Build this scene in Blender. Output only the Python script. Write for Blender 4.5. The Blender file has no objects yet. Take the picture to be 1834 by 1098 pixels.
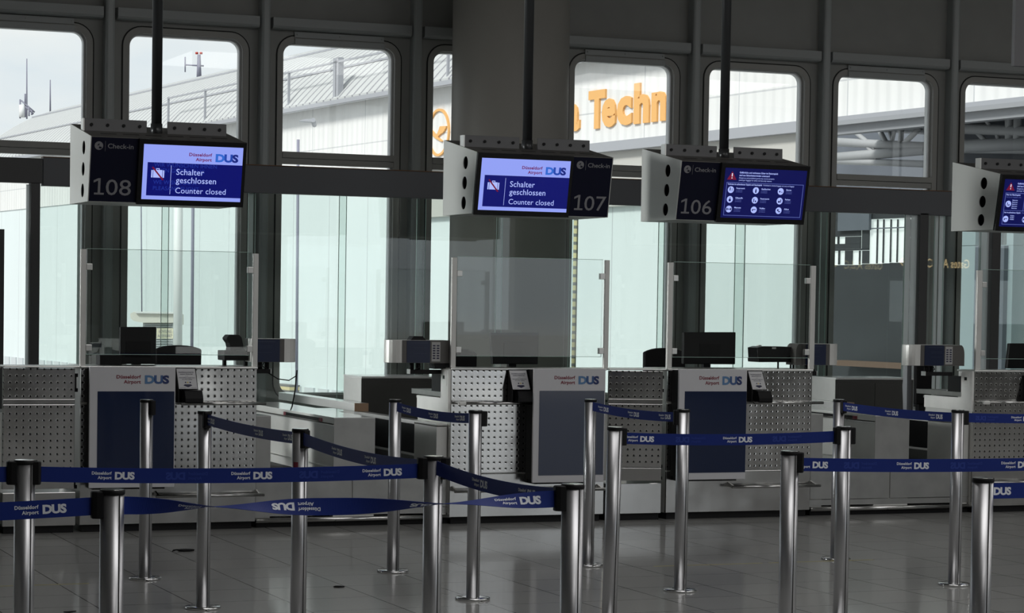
import bpy, bmesh, math, random
from mathutils import Vector, Matrix
random.seed(7)
S = bpy.context.scene
COL = S.collection
PI = math.pi

# ------------------------------------------------------------------ camera
W_PX, H_PX = 1834, 1098
FPX, PX, PY = 4200.0, 917.0, 700.0          # focal length and principal point in pixels
EYE = Vector((0, 0, 1.6))
yaw = math.atan(1702 / FPX); pit = math.atan(157.4 / FPX); rol = math.atan(0.0159)
FW = Vector((math.sin(yaw)*math.cos(pit), math.cos(yaw)*math.cos(pit), -math.sin(pit)))
R0 = Vector((math.cos(yaw), -math.sin(yaw), 0)); U0 = R0.cross(FW)
RT = R0*math.cos(rol) + U0*math.sin(rol); UP = U0*math.cos(rol) - R0*math.sin(rol)
cam = bpy.data.cameras.new('camera'); co = bpy.data.objects.new('camera', cam); COL.objects.link(co)
cam.sensor_width = 36; cam.lens = 36*FPX/W_PX
cam.shift_y = (PY - H_PX/2)/W_PX; cam.clip_end = 1000
co.matrix_world = Matrix(((RT.x, UP.x, -FW.x, EYE.x), (RT.y, UP.y, -FW.y, EYE.y), (RT.z, UP.z, -FW.z, EYE.z), (0, 0, 0, 1)))
S.camera = co

def ray(x, y): return FW + RT*((x-PX)/FPX) - UP*((y-PY)/FPX)
def aY(x, y, Y): d = ray(x, y); return EYE + d*(Y/d.y)      # the point seen at a pixel at a known depth / side / height
def aX(x, y, X): d = ray(x, y); return EYE + d*(X/d.x)
def aZ(x, y, Z): d = ray(x, y); return EYE + d*((Z-EYE.z)/d.z)
def aD(x, y, D): return EYE + ray(x, y)*D

# ------------------------------------------------------------------ world, sun, exposure
vs = S.view_settings
vs.view_transform = 'Standard'; vs.look = 'None'; vs.gamma = 1; vs.exposure = 0.0
try: vs.use_curve_mapping = False
except Exception: pass
wd = bpy.data.worlds.new('overcast_sky'); S.world = wd; wd.use_nodes = True
nt = wd.node_tree; bg = nt.nodes['Background']
tc = nt.nodes.new('ShaderNodeTexCoord'); mp = nt.nodes.new('ShaderNodeMapping')
mp.inputs['Scale'].default_value = (3, 3, 9)
ns = nt.nodes.new('ShaderNodeTexNoise'); ns.inputs['Scale'].default_value = 2.6; ns.inputs['Detail'].default_value = 5
rp = nt.nodes.new('ShaderNodeValToRGB')
rp.color_ramp.elements[0].position = .38; rp.color_ramp.elements[0].color = (.72, .79, .85, 1)
rp.color_ramp.elements[1].position = .62; rp.color_ramp.elements[1].color = (.86, .88, .885, 1)
nt.links.new(tc.outputs['Generated'], mp.inputs['Vector']); nt.links.new(mp.outputs['Vector'], ns.inputs['Vector'])
nt.links.new(ns.outputs['Fac'], rp.inputs['Fac']); nt.links.new(rp.outputs['Color'], bg.inputs['Color'])
bg.inputs['Strength'].default_value = 1.1
sd = bpy.data.lights.new('sun', 'SUN'); so = bpy.data.objects.new('sun', sd); COL.objects.link(so)
sd.energy = 3.1; sd.angle = math.radians(12); sd.color = (1, .97, .93)
so.rotation_euler = Vector((.70, .28, -.66)).to_track_quat('-Z', 'Y').to_euler(); so.location = (-30, -20, 40)

def area(name, loc, size, power, rot=(0, 0, 0), col=(1, 1, 1)):
    l = bpy.data.lights.new(name, 'AREA'); l.shape = 'RECTANGLE'; l.size, l.size_y = size; l.energy = power; l.color = col
    o = bpy.data.objects.new(name, l); COL.objects.link(o); o.location = loc; o.rotation_euler = rot; return o
for ly in (-2, 4, 10):                                      # roof lights of the hall
    for lx in (5, 13, 21): area('roof_light', (lx, ly, 6.15), (4.5, 3.0), 98, (0, 0, 0), (1, .985, .96))
lw = area('left_fill_lamp', (-7.6, 19.4, 3.0), (3.2, 4.0), 48, (0, 0, 0), (.97, 1, .98))  # unseen fill lamp added to brighten left-facing sides; the wall there is closed
lw.rotation_euler = (Vector((8, 16.2, 1.6))-lw.location).to_track_quat('-Z', 'Y').to_euler(); lw.data.spread = math.radians(28)
# ------------------------------------------------------------------ materials
M = {}
def new_mat(name):
    m = bpy.data.materials.new(name); m.use_nodes = True; M[name] = m
    return m, m.node_tree, m.node_tree.nodes['Principled BSDF']
def mat(name, col, rough=.5, metal=0., spec=.5, noise=0., nscale=8., emit=None, estr=1., rvar=0.):
    m, t, b = new_mat(name)
    b.inputs['Base Color'].default_value = (*col, 1); b.inputs['Roughness'].default_value = rough
    b.inputs['Metallic'].default_value = metal; b.inputs['Specular IOR Level'].default_value = spec
    if noise or rvar:
        c = t.nodes.new('ShaderNodeTexCoord'); n = t.nodes.new('ShaderNodeTexNoise')
        n.inputs['Scale'].default_value = nscale; n.inputs['Detail'].default_value = 4
        t.links.new(c.outputs['Object'], n.inputs['Vector'])
        if noise:
            r = t.nodes.new('ShaderNodeValToRGB')
            r.color_ramp.elements[0].position = .3; r.color_ramp.elements[1].position = .7
            r.color_ramp.elements[0].color = (*[v*(1-noise) for v in col], 1)
            r.color_ramp.elements[1].color = (*[min(1, v*(1+noise)) for v in col], 1)
            t.links.new(n.outputs['Fac'], r.inputs['Fac']); t.links.new(r.outputs['Color'], b.inputs['Base Color'])
        if rvar:
            q = t.nodes.new('ShaderNodeMapRange')
            q.inputs[1].default_value = .3; q.inputs[2].default_value = .7
            q.inputs[3].default_value = max(.02, rough-rvar); q.inputs[4].default_value = rough+rvar
            t.links.new(n.outputs['Fac'], q.inputs[0]); t.links.new(q.outputs[0], b.inputs['Roughness'])
    if emit:
        b.inputs['Emission Color'].default_value = (*emit, 1); b.inputs['Emission Strength'].default_value = estr
    return m
def math_node(t, op, a, b=None):
    n = t.nodes.new('ShaderNodeMath'); n.operation = op
    for i, v in enumerate((a, b)):
        if v is None: continue
        if isinstance(v, (int, float)): n.inputs[i].default_value = v
        else: t.links.new(v, n.inputs[i])
    return n.outputs[0]
def glass(name, tint, refl=1.0, haze=0.):
    m = bpy.data.materials.new(name); m.use_nodes = True; M[name] = m
    t = m.node_tree; t.nodes.remove(t.nodes['Principled BSDF']); o = t.nodes['Material Output']
    tr = t.nodes.new('ShaderNodeBsdfTransparent'); tr.inputs['Color'].default_value = (*tint, 1)
    gl = t.nodes.new('ShaderNodeBsdfGlossy'); gl.inputs['Roughness'].default_value = .01
    fr = t.nodes.new('ShaderNodeFresnel'); fr.inputs['IOR'].default_value = 1.5
    mx = t.nodes.new('ShaderNodeMixShader')
    t.links.new(math_node(t, 'MULTIPLY', fr.outputs[0], refl), mx.inputs[0])
    t.links.new(tr.outputs[0], mx.inputs[1]); t.links.new(gl.outputs[0], mx.inputs[2]); out = mx.outputs[0]
    if haze:
        df = t.nodes.new('ShaderNodeBsdfDiffuse'); df.inputs['Color'].default_value = (.8, .8, .8, 1)
        m2 = t.nodes.new('ShaderNodeMixShader'); m2.inputs[0].default_value = haze
        t.links.new(out, m2.inputs[1]); t.links.new(df.outputs[0], m2.inputs[2]); out = m2.outputs[0]
    t.links.new(out, o.inputs['Surface'])
    return m
def emis(name, col, s=1.0, gloss=True):
    m, t, b = new_mat(name)
    b.inputs['Base Color'].default_value = (.004, .004, .006, 1); b.inputs['Roughness'].default_value = .25
    b.inputs['Emission Color'].default_value = (*col, 1); b.inputs['Emission Strength'].default_value = s
    return m

mat('steel', (.62, .62, .61), .17, 1, noise=.08, nscale=5, rvar=.05)
mat('steel_side', (.70, .70, .68), .50, .55, noise=.06, nscale=4, rvar=.05)
mat('steel_light', (.78, .78, .76), .36, 1)
mat('steel_dull', (.40, .40, .39), .40, 1, noise=.1, nscale=6)
mat('chrome', (.75, .75, .75), .12, 1)
mat('post_metal', (.60, .60, .62), .36, 1)
mat('black', (.008, .008, .009), .5, spec=.22)
mat('black_soft', (.008, .008, .009), .75, spec=.2)
mat('black_gloss', (.006, .006, .007), .25, spec=.3)
mat('rubber', (.02, .02, .02), .6)
mat('facade', (.33, .33, .315), .55, noise=.05, nscale=3)
mat('facade_dark', (.20, .20, .195), .55)
mat('frame', (.40, .39, .37), .5)
mat('bar', (.38, .395, .395), .38)
mat('gasket', (.01, .01, .01), .7)
mat('mullion', (.41, .43, .43), .33)
mat('column_paint', (.36, .345, .315), .5, noise=.03, nscale=2)
mat('beam_dark', (.105, .11, .122), .42)
mat('door_post', (.06, .06, .062), .4)
mat('beam_edge', (.16, .07, .02), .5)
mat('white_frame', (.82, .83, .84), .4)
def frosted():
    m, t, b = new_mat('frosted_strip'); b.inputs['Base Color'].default_value = (.85, .87, .87, 1); b.inputs['Roughness'].default_value = .3
    tl = t.nodes.new('ShaderNodeBsdfTranslucent'); tl.inputs['Color'].default_value = (.9, .93, .93, 1)
    tp = t.nodes.new('ShaderNodeBsdfTransparent'); tp.inputs['Color'].default_value = (.9, .93, .93, 1)
    m1 = t.nodes.new('ShaderNodeMixShader'); m1.inputs[0].default_value = .35
    mx = t.nodes.new('ShaderNodeMixShader'); mx.inputs[0].default_value = .75
    t.links.new(tl.outputs[0], m1.inputs[1]); t.links.new(tp.outputs[0], m1.inputs[2])
    t.links.new(b.outputs[0], mx.inputs[1]); t.links.new(m1.outputs[0], mx.inputs[2]); t.links.new(mx.outputs[0], t.nodes['Material Output'].inputs['Surface'])
frosted()
mat('ceiling', (.42, .42, .41), .8)
mat('hall_wall', (.55, .55, .53), .7)
mat('white_panel', (.84, .84, .82), .45, .2, noise=.03, nscale=10)
mat('white_top', (.88, .89, .88), .12)
mat('rear_wall', (.09, .09, .09), .8)
mat('reader_cover', (.10, .095, .09), .4)
mat('sticker_grey', (.42, .42, .42), .6)
mat('ext_brown', (.13, .085, .06), .7)
mat('cabinet_dark', (.07, .07, .066), .5)
mat('brown_card', (.45, .30, .20), .6)
mat('belt_lane', (.03, .03, .03), .7)
mat('poster_white', (.62, .62, .65), .35)
mat('poster_blue', (.010, .020, .062), .06, spec=.6)
mat('print_red', (.22, .03, .05), .5)
mat('print_blue_light', (.10, .22, .42), .5)
mat('print_blue_mid', (.05, .11, .28), .5)
mat('print_blue', (.02, .035, .14), .5)
mat('print_dark', (.02, .02, .06), .5)
mat('paper', (.62, .62, .64), .6)
mat('belt_blue', (.005, .023, .20), .6, spec=.3)
mat('belt_text', (.80, .83, .90), .6)
mat('belt_ghost', (.022, .05, .29), .6, spec=.3)
mat('sign_navy', (.002, .003, .018), .5, spec=.2)
mat('sign_print', (.24, .24, .26), .5)
mat('sign_plate', (.54, .55, .535), .45, .3)
mat('sign_top', (.10, .095, .09), .5)
mat('sign_bracket', (.15, .15, .155), .45, .3)
mat('pole_dark', (.045, .047, .05), .32, .4)
mat('red_dot', (.5, .06, .04), .5)
mat('yellow', (.65, .50, .12), .6)
mat('tape', (.33, .30, .16), .6)
emis('led_light', (.30, .37, .95), .95)
emis('led_blue', (.0, .002, .135), 1.0)
emis('led_text', (.42, .50, 1.0), 1.0)
emis('led_faint', (.012, .03, .30), 1.0)
emis('led_red', (.16, .004, .03), 1.0)
emis('led_red_text', (.16, .01, .10), 1.0)
emis('led_logo_light', (.03, .14, .62), 1.0)
emis('led_logo_mid', (.015, .06, .40), 1.0)
emis('led_logo_dark', (.008, .018, .20), 1.0)
emis('led_navy', (.0, .0015, .075), 1.0)
emis('led_line', (.10, .13, .42), 1.0)
mat('glow_sheet', (.5, .5, .5), .4, emit=(.80, .86, .85), estr=.85)
emis('amber_light', (1.0, .72, .36), 3.2)
emis('led_white', (.80, .80, .95), 1.0)
mat('panel_blue_dark', (.006, .014, .05), .3)
mat('panel_line', (.03, .04, .08), .4)
glass('window_glass', (.97, .985, .98), .8)
glass('partition_glass', (.93, .965, .95), 1.3)
glass('screen_glass', (.965, .98, .975), 1.6)
mat('glass_edge', (.45, .62, .56), .3)

# stainless sheet punched with a square grid of dimples (object origin = one dimple's centre)
def perforated(name, pitch, base, rough, off=0.):
    m, t, b = new_mat(name)
    b.inputs['Metallic'].default_value = 1
    c = t.nodes.new('ShaderNodeTexCoord'); sp = t.nodes.new('ShaderNodeSeparateXYZ')
    t.links.new(c.outputs['Object'], sp.inputs[0])
    def cell(o):
        f = math_node(t, 'FRACT', math_node(t, 'ADD', math_node(t, 'DIVIDE', o, pitch), 100.5))
        return math_node(t, 'MULTIPLY', math_node(t, 'SUBTRACT', f, .5), pitch)
    u, v = cell(sp.outputs['X']), cell(sp.outputs['Z'])
    def dist(du):
        a = math_node(t, 'ADD', u, du)
        return math_node(t, 'SQRT', math_node(t, 'ADD', math_node(t, 'MULTIPLY', a, a), math_node(t, 'MULTIPLY', v, v)))
    hole = math_node(t, 'LESS_THAN', dist(0), .0058)
    glint = math_node(t, 'LESS_THAN', dist(-.003), .0062)  # offset bright crescent: a highlight on each dimple painted into the colour
    n = t.nodes.new('ShaderNodeTexNoise'); n.inputs['Scale'].default_value = 5; n.inputs['Detail'].default_value = 5
    t.links.new(c.outputs['Object'], n.inputs['Vector'])
    r = t.nodes.new('ShaderNodeValToRGB'); r.color_ramp.elements[0].position = .3; r.color_ramp.elements[1].position = .7
    r.color_ramp.elements[0].color = (*[k*.84 for k in base], 1); r.color_ramp.elements[1].color = (*[min(1, k*1.1) for k in base], 1)
    t.links.new(n.outputs['Fac'], r.inputs['Fac'])
    x1 = t.nodes.new('ShaderNodeMix'); x1.data_type = 'RGBA'
    t.links.new(glint, x1.inputs['Factor']); t.links.new(r.outputs['Color'], x1.inputs['A']); x1.inputs['B'].default_value = (.8, .8, .78, 1)
    x2 = t.nodes.new('ShaderNodeMix'); x2.data_type = 'RGBA'
    t.links.new(hole, x2.inputs['Factor']); t.links.new(x1.outputs['Result'], x2.inputs['A']); x2.inputs['B'].default_value = (.02, .02, .02, 1)
    t.links.new(x2.outputs['Result'], b.inputs['Base Color'])
    q = t.nodes.new('ShaderNodeMapRange'); q.inputs[1].default_value = .3; q.inputs[2].default_value = .7
    q.inputs[3].default_value = rough-.05; q.inputs[4].default_value = rough+.05
    t.links.new(n.outputs['Fac'], q.inputs[0]); t.links.new(q.outputs[0], b.inputs['Roughness'])
    bp = t.nodes.new('ShaderNodeBump'); bp.inputs['Strength'].default_value = .25; bp.inputs['Distance'].default_value = .002
    h = t.nodes.new('ShaderNodeMapRange'); h.inputs[1].default_value = .004; h.inputs[2].default_value = .011
    t.links.new(dist(0), h.inputs[0]); t.links.new(h.outputs[0], bp.inputs['Height']); t.links.new(bp.outputs[0], b.inputs['Normal'])
    return m
perforated('steel_punched', .0457, (.70, .70, .69), .13)

# polished stone tiles
def tile_floor():
    m, t, b = new_mat('floor_tiles')
    c = t.nodes.new('ShaderNodeTexCoord'); sp = t.nodes.new('ShaderNodeSeparateXYZ')
    t.links.new(c.outputs['Object'], sp.inputs[0])
    def axis(o, org, pitch):
        a = math_node(t, 'DIVIDE', math_node(t, 'SUBTRACT', o, org), pitch)
        a = math_node(t, 'ADD', a, 200.0)
        f = math_node(t, 'FRACT', a)
        d = math_node(t, 'MULTIPLY', math_node(t, 'MINIMUM', f, math_node(t, 'SUBTRACT', 1.0, f)), pitch)
        return math_node(t, 'FLOOR', a), d
    ix, dx = axis(sp.outputs['X'], 2.553, .503); iy, dy = axis(sp.outputs['Y'], 11.985, .489)
    joint = math_node(t, 'MAXIMUM', math_node(t, 'LESS_THAN', dx, .0034), math_node(t, 'LESS_THAN', dy, .0028))
    cv = t.nodes.new('ShaderNodeCombineXYZ'); t.links.new(ix, cv.inputs[0]); t.links.new(iy, cv.inputs[1])
    wn = t.nodes.new('ShaderNodeTexWhiteNoise'); wn.noise_dimensions = '2D'; t.links.new(cv.outputs[0], wn.inputs['Vector'])
    n = t.nodes.new('ShaderNodeTexNoise'); n.inputs['Scale'].default_value = 60; n.inputs['Detail'].default_value = 3
    t.links.new(c.outputs['Object'], n.inputs['Vector'])
    g = math_node(t, 'ADD', math_node(t, 'MULTIPLY', wn.outputs['Value'], .035), math_node(t, 'MULTIPLY', n.outputs['Fac'], .05))
    g = math_node(t, 'ADD', g, .22)
    cb = t.nodes.new('ShaderNodeCombineColor')
    t.links.new(g, cb.inputs[0]); t.links.new(g, cb.inputs[1]); t.links.new(math_node(t, 'MULTIPLY', g, .97), cb.inputs[2])
    x = t.nodes.new('ShaderNodeMix'); x.data_type = 'RGBA'
    t.links.new(joint, x.inputs['Factor']); t.links.new(cb.outputs[0], x.inputs['A']); x.inputs['B'].default_value = (.012, .012, .012, 1)
    t.links.new(x.outputs['Result'], b.inputs['Base Color'])
    ro = math_node(t, 'ADD', math_node(t, 'MULTIPLY', wn.outputs['Value'], .08), .42)
    ro = math_node(t, 'ADD', ro, math_node(t, 'MULTIPLY', joint, .5))
    b.inputs['Coat Weight'].default_value = .55; b.inputs['Coat Roughness'].default_value = .09; b.inputs['Coat IOR'].default_value = 1.45
    t.links.new(ro, b.inputs['Roughness']); b.inputs['Specular IOR Level'].default_value = .5
tile_floor()

# cladding with straight seams along two local axes
def seams(name, base, line, axis_a='X', pitch=1.2, width=.04, rough=.6, var=.03, ribs=None, hz=()):
    m, t, b = new_mat(name); b.inputs['Roughness'].default_value = rough
    c = t.nodes.new('ShaderNodeTexCoord'); sp = t.nodes.new('ShaderNodeSeparateXYZ')
    t.links.new(c.outputs['Object'], sp.inputs[0])
    f = math_node(t, 'FRACT', math_node(t, 'ADD', math_node(t, 'DIVIDE', sp.outputs[axis_a], pitch), 100.))
    k = math_node(t, 'LESS_THAN', f, width/pitch)
    for z in hz:
        k = math_node(t, 'MAXIMUM', k, math_node(t, 'LESS_THAN', math_node(t, 'ABSOLUTE', math_node(t, 'SUBTRACT', sp.outputs['Z'], z)), .02))
    n = t.nodes.new('ShaderNodeTexNoise'); n.inputs['Scale'].default_value = .8; n.inputs['Detail'].default_value = 5
    mp_ = t.nodes.new('ShaderNodeMapping'); mp_.inputs['Scale'].default_value = (2.5, 2.5, .25)
    t.links.new(c.outputs['Object'], mp_.inputs['Vector']); t.links.new(mp_.outputs[0], n.inputs['Vector'])
    r = t.nodes.new('ShaderNodeValToRGB'); r.color_ramp.elements[0].position = .3; r.color_ramp.elements[1].position = .7
    r.color_ramp.elements[0].color = (*[v*(1-var) for v in base], 1); r.color_ramp.elements[1].color = (*[min(1, v*(1+var)) for v in base], 1)
    t.links.new(n.outputs['Fac'], r.inputs['Fac'])
    x = t.nodes.new('ShaderNodeMix'); x.data_type = 'RGBA'
    t.links.new(k, x.inputs['Factor']); t.links.new(r.outputs['Color'], x.inputs['A']); x.inputs['B'].default_value = (*line, 1)
    t.links.new(x.outputs['Result'], b.inputs['Base Color'])
    if ribs:
        s = math_node(t, 'SINE', math_node(t, 'MULTIPLY', sp.outputs[axis_a], 2*PI/ribs))
        bp = t.nodes.new('ShaderNodeBump'); bp.inputs['Strength'].default_value = .35; bp.inputs['Distance'].default_value = .05
        t.links.new(s, bp.inputs['Height']); t.links.new(bp.outputs[0], b.inputs['Normal'])
seams('cladding', (.76, .76, .75), (.55, .56, .57), 'X', 4.6, .05, .7, .04, .42, hz=(6.85,))
seams('roof_sheet', (.50, .51, .505), (.25, .25, .27), 'X', .62, .13, .6, .04)
seams('annex_white', (.70, .76, .765), (.52, .55, .57), 'X', 3.3, .05, .6, .02)
mat('gutter', (.36, .37, .40), .6)
mat('hangar_orange', (.80, .44, .15), .6)
mat('apron', (.34, .34, .33), .9, noise=.1, nscale=.4)
mat('forecourt', (.55, .55, .53), .9, noise=.05, nscale=.4)
mat('ext_dark', (.03, .034, .038), .6, noise=.15, nscale=.6)
mat('overhead_grey', (.16, .16, .17), .6)
mat('ext_grey', (.30, .31, .33), .6)
mat('ext_bluegrey', (.12, .135, .16), .6, noise=.1, nscale=1)
mat('pale_wing', (.30, .37, .39), .4)
mat('truss_steel', (.38, .39, .40), .6)
mat('ext_beige', (.52, .51, .48), .7)
mat('hut_beige', (.78, .75, .68), .6)
mat('cable_grey', (.25, .25, .32), .6)
mat('louvre', (.55, .58, .60), .6)
mat('sign_cream', (.80, .74, .55), .6)
mat('pole_white', (.82, .83, .83), .5)
seams('hazard_stripes', (.62, .53, .30), (.16, .155, .15), 'Z', .19, .075, .6, .02)

# ------------------------------------------------------------------ mesh builder
class MB:
    def __init__(s): s.v = []; s.f = []; s.m = []; s.mats = []; s.sm = []
    def mi(s, name):
        if name is None: return 0
        if name not in s.mats: s.mats.append(name)
        return s.mats.index(name)
    def add(s, vs, fs, m=None, smooth=False):
        o = len(s.v); s.v += [tuple(v) for v in vs]; i = s.mi(m)
        for f in fs: s.f.append([k+o for k in f]); s.m.append(i); s.sm.append(smooth)
        return s
    def box(s, x0, x1, y0, y1, z0, z1, m=None):
        v = [(x0, y0, z0), (x1, y0, z0), (x1, y1, z0), (x0, y1, z0), (x0, y0, z1), (x1, y0, z1), (x1, y1, z1), (x0, y1, z1)]
        return s.add(v, [(0, 3, 2, 1), (4, 5, 6, 7), (0, 1, 5, 4), (1, 2, 6, 5), (2, 3, 7, 6), (3, 0, 4, 7)], m)
    def hexa(s, p, m=None):      # eight corners: bottom loop, top loop
        return s.add(p, [(0, 3, 2, 1), (4, 5, 6, 7), (0, 1, 5, 4), (1, 2, 6, 5), (2, 3, 7, 6), (3, 0, 4, 7)], m)
    def prism(s, poly, a, b, axis='Y', m=None, smooth=False):
        n = len(poly)
        def pt(p, h):
            return {'Y': (p[0], h, p[1]), 'X': (h, p[0], p[1]), 'Z': (p[0], p[1], h)}[axis]
        v = [pt(p, a) for p in poly] + [pt(p, b) for p in poly]
        s.add(v, [tuple(range(n)), tuple(range(2*n-1, n-1, -1))], m)
        o = len(s.v) - 2*n; i = s.mi(m)
        for k in range(n):
            s.f.append([o+k, o+n+k, o+n+(k+1) % n, o+(k+1) % n]); s.m.append(i); s.sm.append(smooth)
        return s
    def tube(s, p0, p1, r0, r1=None, n=20, m=None, caps=True):
        p0, p1 = Vector(p0), Vector(p1); r1 = r0 if r1 is None else r1
        d = (p1-p0).normalized(); a = d.orthogonal().normalized(); b = d.cross(a)
        v = [p0 + (a*math.cos(2*PI*k/n) + b*math.sin(2*PI*k/n))*r0 for k in range(n)]
        v += [p1 + (a*math.cos(2*PI*k/n) + b*math.sin(2*PI*k/n))*r1 for k in range(n)]
        s.add(v, [(k, (k+1) % n, n+(k+1) % n, n+k) for k in range(n)], m, True)
        if caps: s.add(v, [tuple(range(n-1, -1, -1)), tuple(range(n, 2*n))], m)
        return s
    def path(s, pts, r, n=8, m=None):
        pts = [Vector(p) for p in pts]
        a = None; rings = []
        for i, p in enumerate(pts):
            d = (pts[min(i+1, len(pts)-1)] - pts[max(i-1, 0)]).normalized()
            a = d.orthogonal().normalized() if a is None else (a - d*a.dot(d)).normalized()
            b = d.cross(a)
            rings.append([p + (a*math.cos(2*PI*k/n) + b*math.sin(2*PI*k/n))*r for k in range(n)])
        v = [q for R in rings for q in R]; f = []
        for i in range(len(pts)-1):
            for k in range(n): f.append((i*n+k, i*n+(k+1) % n, (i+1)*n+(k+1) % n, (i+1)*n+k))
        f += [tuple(range(n-1, -1, -1)), tuple(range((len(pts)-1)*n, len(pts)*n))]
        return s.add(v, f, m, True)
    def lathe(s, prof, c=(0, 0, 0), n=32, m=None, smooth=True):
        v = [(c[0]+r*math.cos(2*PI*k/n), c[1]+r*math.sin(2*PI*k/n), c[2]+z) for r, z in prof for k in range(n)]
        f = [(i*n+k, i*n+(k+1) % n, (i+1)*n+(k+1) % n, (i+1)*n+k) for i in range(len(prof)-1) for k in range(n)]
        s.add(v, f, m, smooth)
        s.add(v[:n], [tuple(range(n-1, -1, -1))], m); s.add(v[-n:], [tuple(range(n))], m)
        return s
    def xf(s, fn, start=0):
        for i in range(start, len(s.v)): s.v[i] = tuple(fn(Vector(s.v[i])))
        return s
    def build(s, name, m=None, parent=None, loc=None, bevel=0., auto=True):
        me = bpy.data.meshes.new(name)
        L = Vector(loc) if loc is not None else Vector((0, 0, 0))
        me.from_pydata([tuple(Vector(v)-L) for v in s.v], [], s.f)
        mats = s.mats if s.mats else [m]
        for k in mats: me.materials.append(M[k])
        me.polygons.foreach_set('material_index', s.m); me.polygons.foreach_set('use_smooth', s.sm)
        bm = bmesh.new(); bm.from_mesh(me); bmesh.ops.remove_doubles(bm, verts=bm.verts, dist=1e-6)
        bmesh.ops.recalc_face_normals(bm, faces=bm.faces); bm.to_mesh(me); bm.free(); me.update()
        o = bpy.data.objects.new(name, me); COL.objects.link(o)
        if parent is not None:
            o.parent = parent; o.location = L - parent.location if parent.parent is None else L
        else: o.location = L
        if bevel:
            bv = o.modifiers.new('bevel', 'BEVEL'); bv.width = bevel; bv.segments = 2; bv.limit_method = 'ANGLE'; bv.angle_limit = math.radians(50)
        return o
def empty(name, loc, label=None, cat=None, group=None):
    o = bpy.data.objects.new(name, None); COL.objects.link(o); o.location = loc; o.empty_display_size = .1
    if label: tag(o, label, cat, group)
    return o
def tag(o, label, cat, group=None):
    o['label'] = label; o['category'] = cat
    if group: o['group'] = group
    return o
def struct(o): o['kind'] = 'structure'; return o
def part(mb, name, m, parent, label=None, bevel=0., world=True):
    """mesh in world coordinates parented to a thing (or part) without moving it"""
    o = mb.build(name, m, None, parent_origin(parent), bevel)
    o.parent = parent; o.matrix_parent_inverse = Matrix.Identity(4); o.location = (0, 0, 0)
    if label: o['label'] = label
    return o
def parent_origin(p):
    L = Vector((0, 0, 0))
    while p is not None: L = L + p.location; p = p.parent
    return L

# ------------------------------------------------------------------ lettering
_tc = {}
def text_geo(s, off=0., spacing=1.0):
    k = (s, off, spacing)
    if k not in _tc:
        cu = bpy.data.curves.new('t', 'FONT'); cu.body = s; cu.offset = off; cu.space_character = spacing; cu.resolution_u = 3
        ob = bpy.data.objects.new('t', cu); COL.objects.link(ob)
        dg = bpy.context.evaluated_depsgraph_get(); dg.update()
        me = bpy.data.meshes.new_from_object(ob.evaluated_get(dg))
        v = [(p.co.x, p.co.y) for p in me.vertices]; f = [tuple(p.vertices) for p in me.polygons]
        bpy.data.objects.remove(ob); bpy.data.curves.remove(cu); bpy.data.meshes.remove(me)
        _tc[k] = (v, f)
    v, f = _tc[k]
    xs = [p[0] for p in v]
    return v, f, min(xs), max(xs)
CAP = .73                     # capital height of the built-in face at size 1
def text2d(s, h, x=0., y=0., align='L', off=0.015, spacing=1.0, wscale=1.0):
    """flat lettering with capitals h tall; returns 2-D vertices and faces"""
    v, f, a, b = text_geo(s, off, spacing); k = h/CAP
    w = (b-a)*k*wscale; x0 = {'L': x, 'R': x-w, 'C': x-w/2}[align]
    return [(x0+(p[0]-a)*k*wscale, y+p[1]*k) for p in v], f, w
def logo2d(x, y, H, flip=False):
    """two lines and the three-letter mark: list of (verts, faces, role) with the block's lower-left corner at x, y; H = height of the mark"""
    out = []; h = H*.40
    v1, f1, w1 = text2d('Düsseldorf', h, 0, 0, 'L', .03, 1.06)
    L = w1
    out.append(([(p[0]+x, p[1]+y+H*.60) for p in v1], f1, 'a'))
    v2, f2, w2 = text2d('Airport', h, L, 0, 'R', .03, 1.06)
    out.append(([(p[0]+x, p[1]+y+H*.02) for p in v2], f2, 'a'))
    cx = x+L+H*.42
    for ch, adv in (('D', .76), ('U', .80), ('S', .0)):
        v, f, w = text2d(ch, H*.93, cx, y+H*.035, 'L', .05, 1.0, 1.12)
        out.append((v, f, ch)); cx += w - H*.06
    return out, cx - x + H*.06

def decal(mb, items, place, mats):
    for v, f, role in items:
        mb.add([place(*p) for p in v], f, mats[role] if isinstance(mats, dict) else mats)
PRE = ['Düsseldorf', 'Airport']
# ------------------------------------------------------------------ hall shell
FY = 20.9                                         # inner face of the window wall
fl = struct(MB().box(-8, 34, -6, 24, -.2, 0).build('floor', 'floor_tiles'))
struct(MB().box(-8, 34, -6, 24, 6.2, 6.5).build('ceiling', 'ceiling'))
struct(MB().box(-8.3, -8, -6, 24, 0, 6.2).build('wall_left', 'hall_wall'))
struct(MB().box(34, 34.3, -6, 24, 0, 6.2).build('wall_right', 'hall_wall'))
# the wall behind the photographer: tall window bays between piers
w = MB(); rear = [(9.3, 10.6), (13.2, 18.0), (29.0, 31.0)]
x = -8
for a, b in rear:
    w.box(x, a, -6.3, -6, 0, 6.2); w.box(a, b, -6.3, -6, 5.8, 6.2); x = b
    if a > 19: w.box(a, b, -6.3, -6, 0, 1.3)
    if a < 10: w.box(a, b, -6.3, -6, .8, 6.2)
w.box(x, 34, -6.3, -6, 0, 6.2)
struct(w.build('wall_front', 'rear_wall'))

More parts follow.
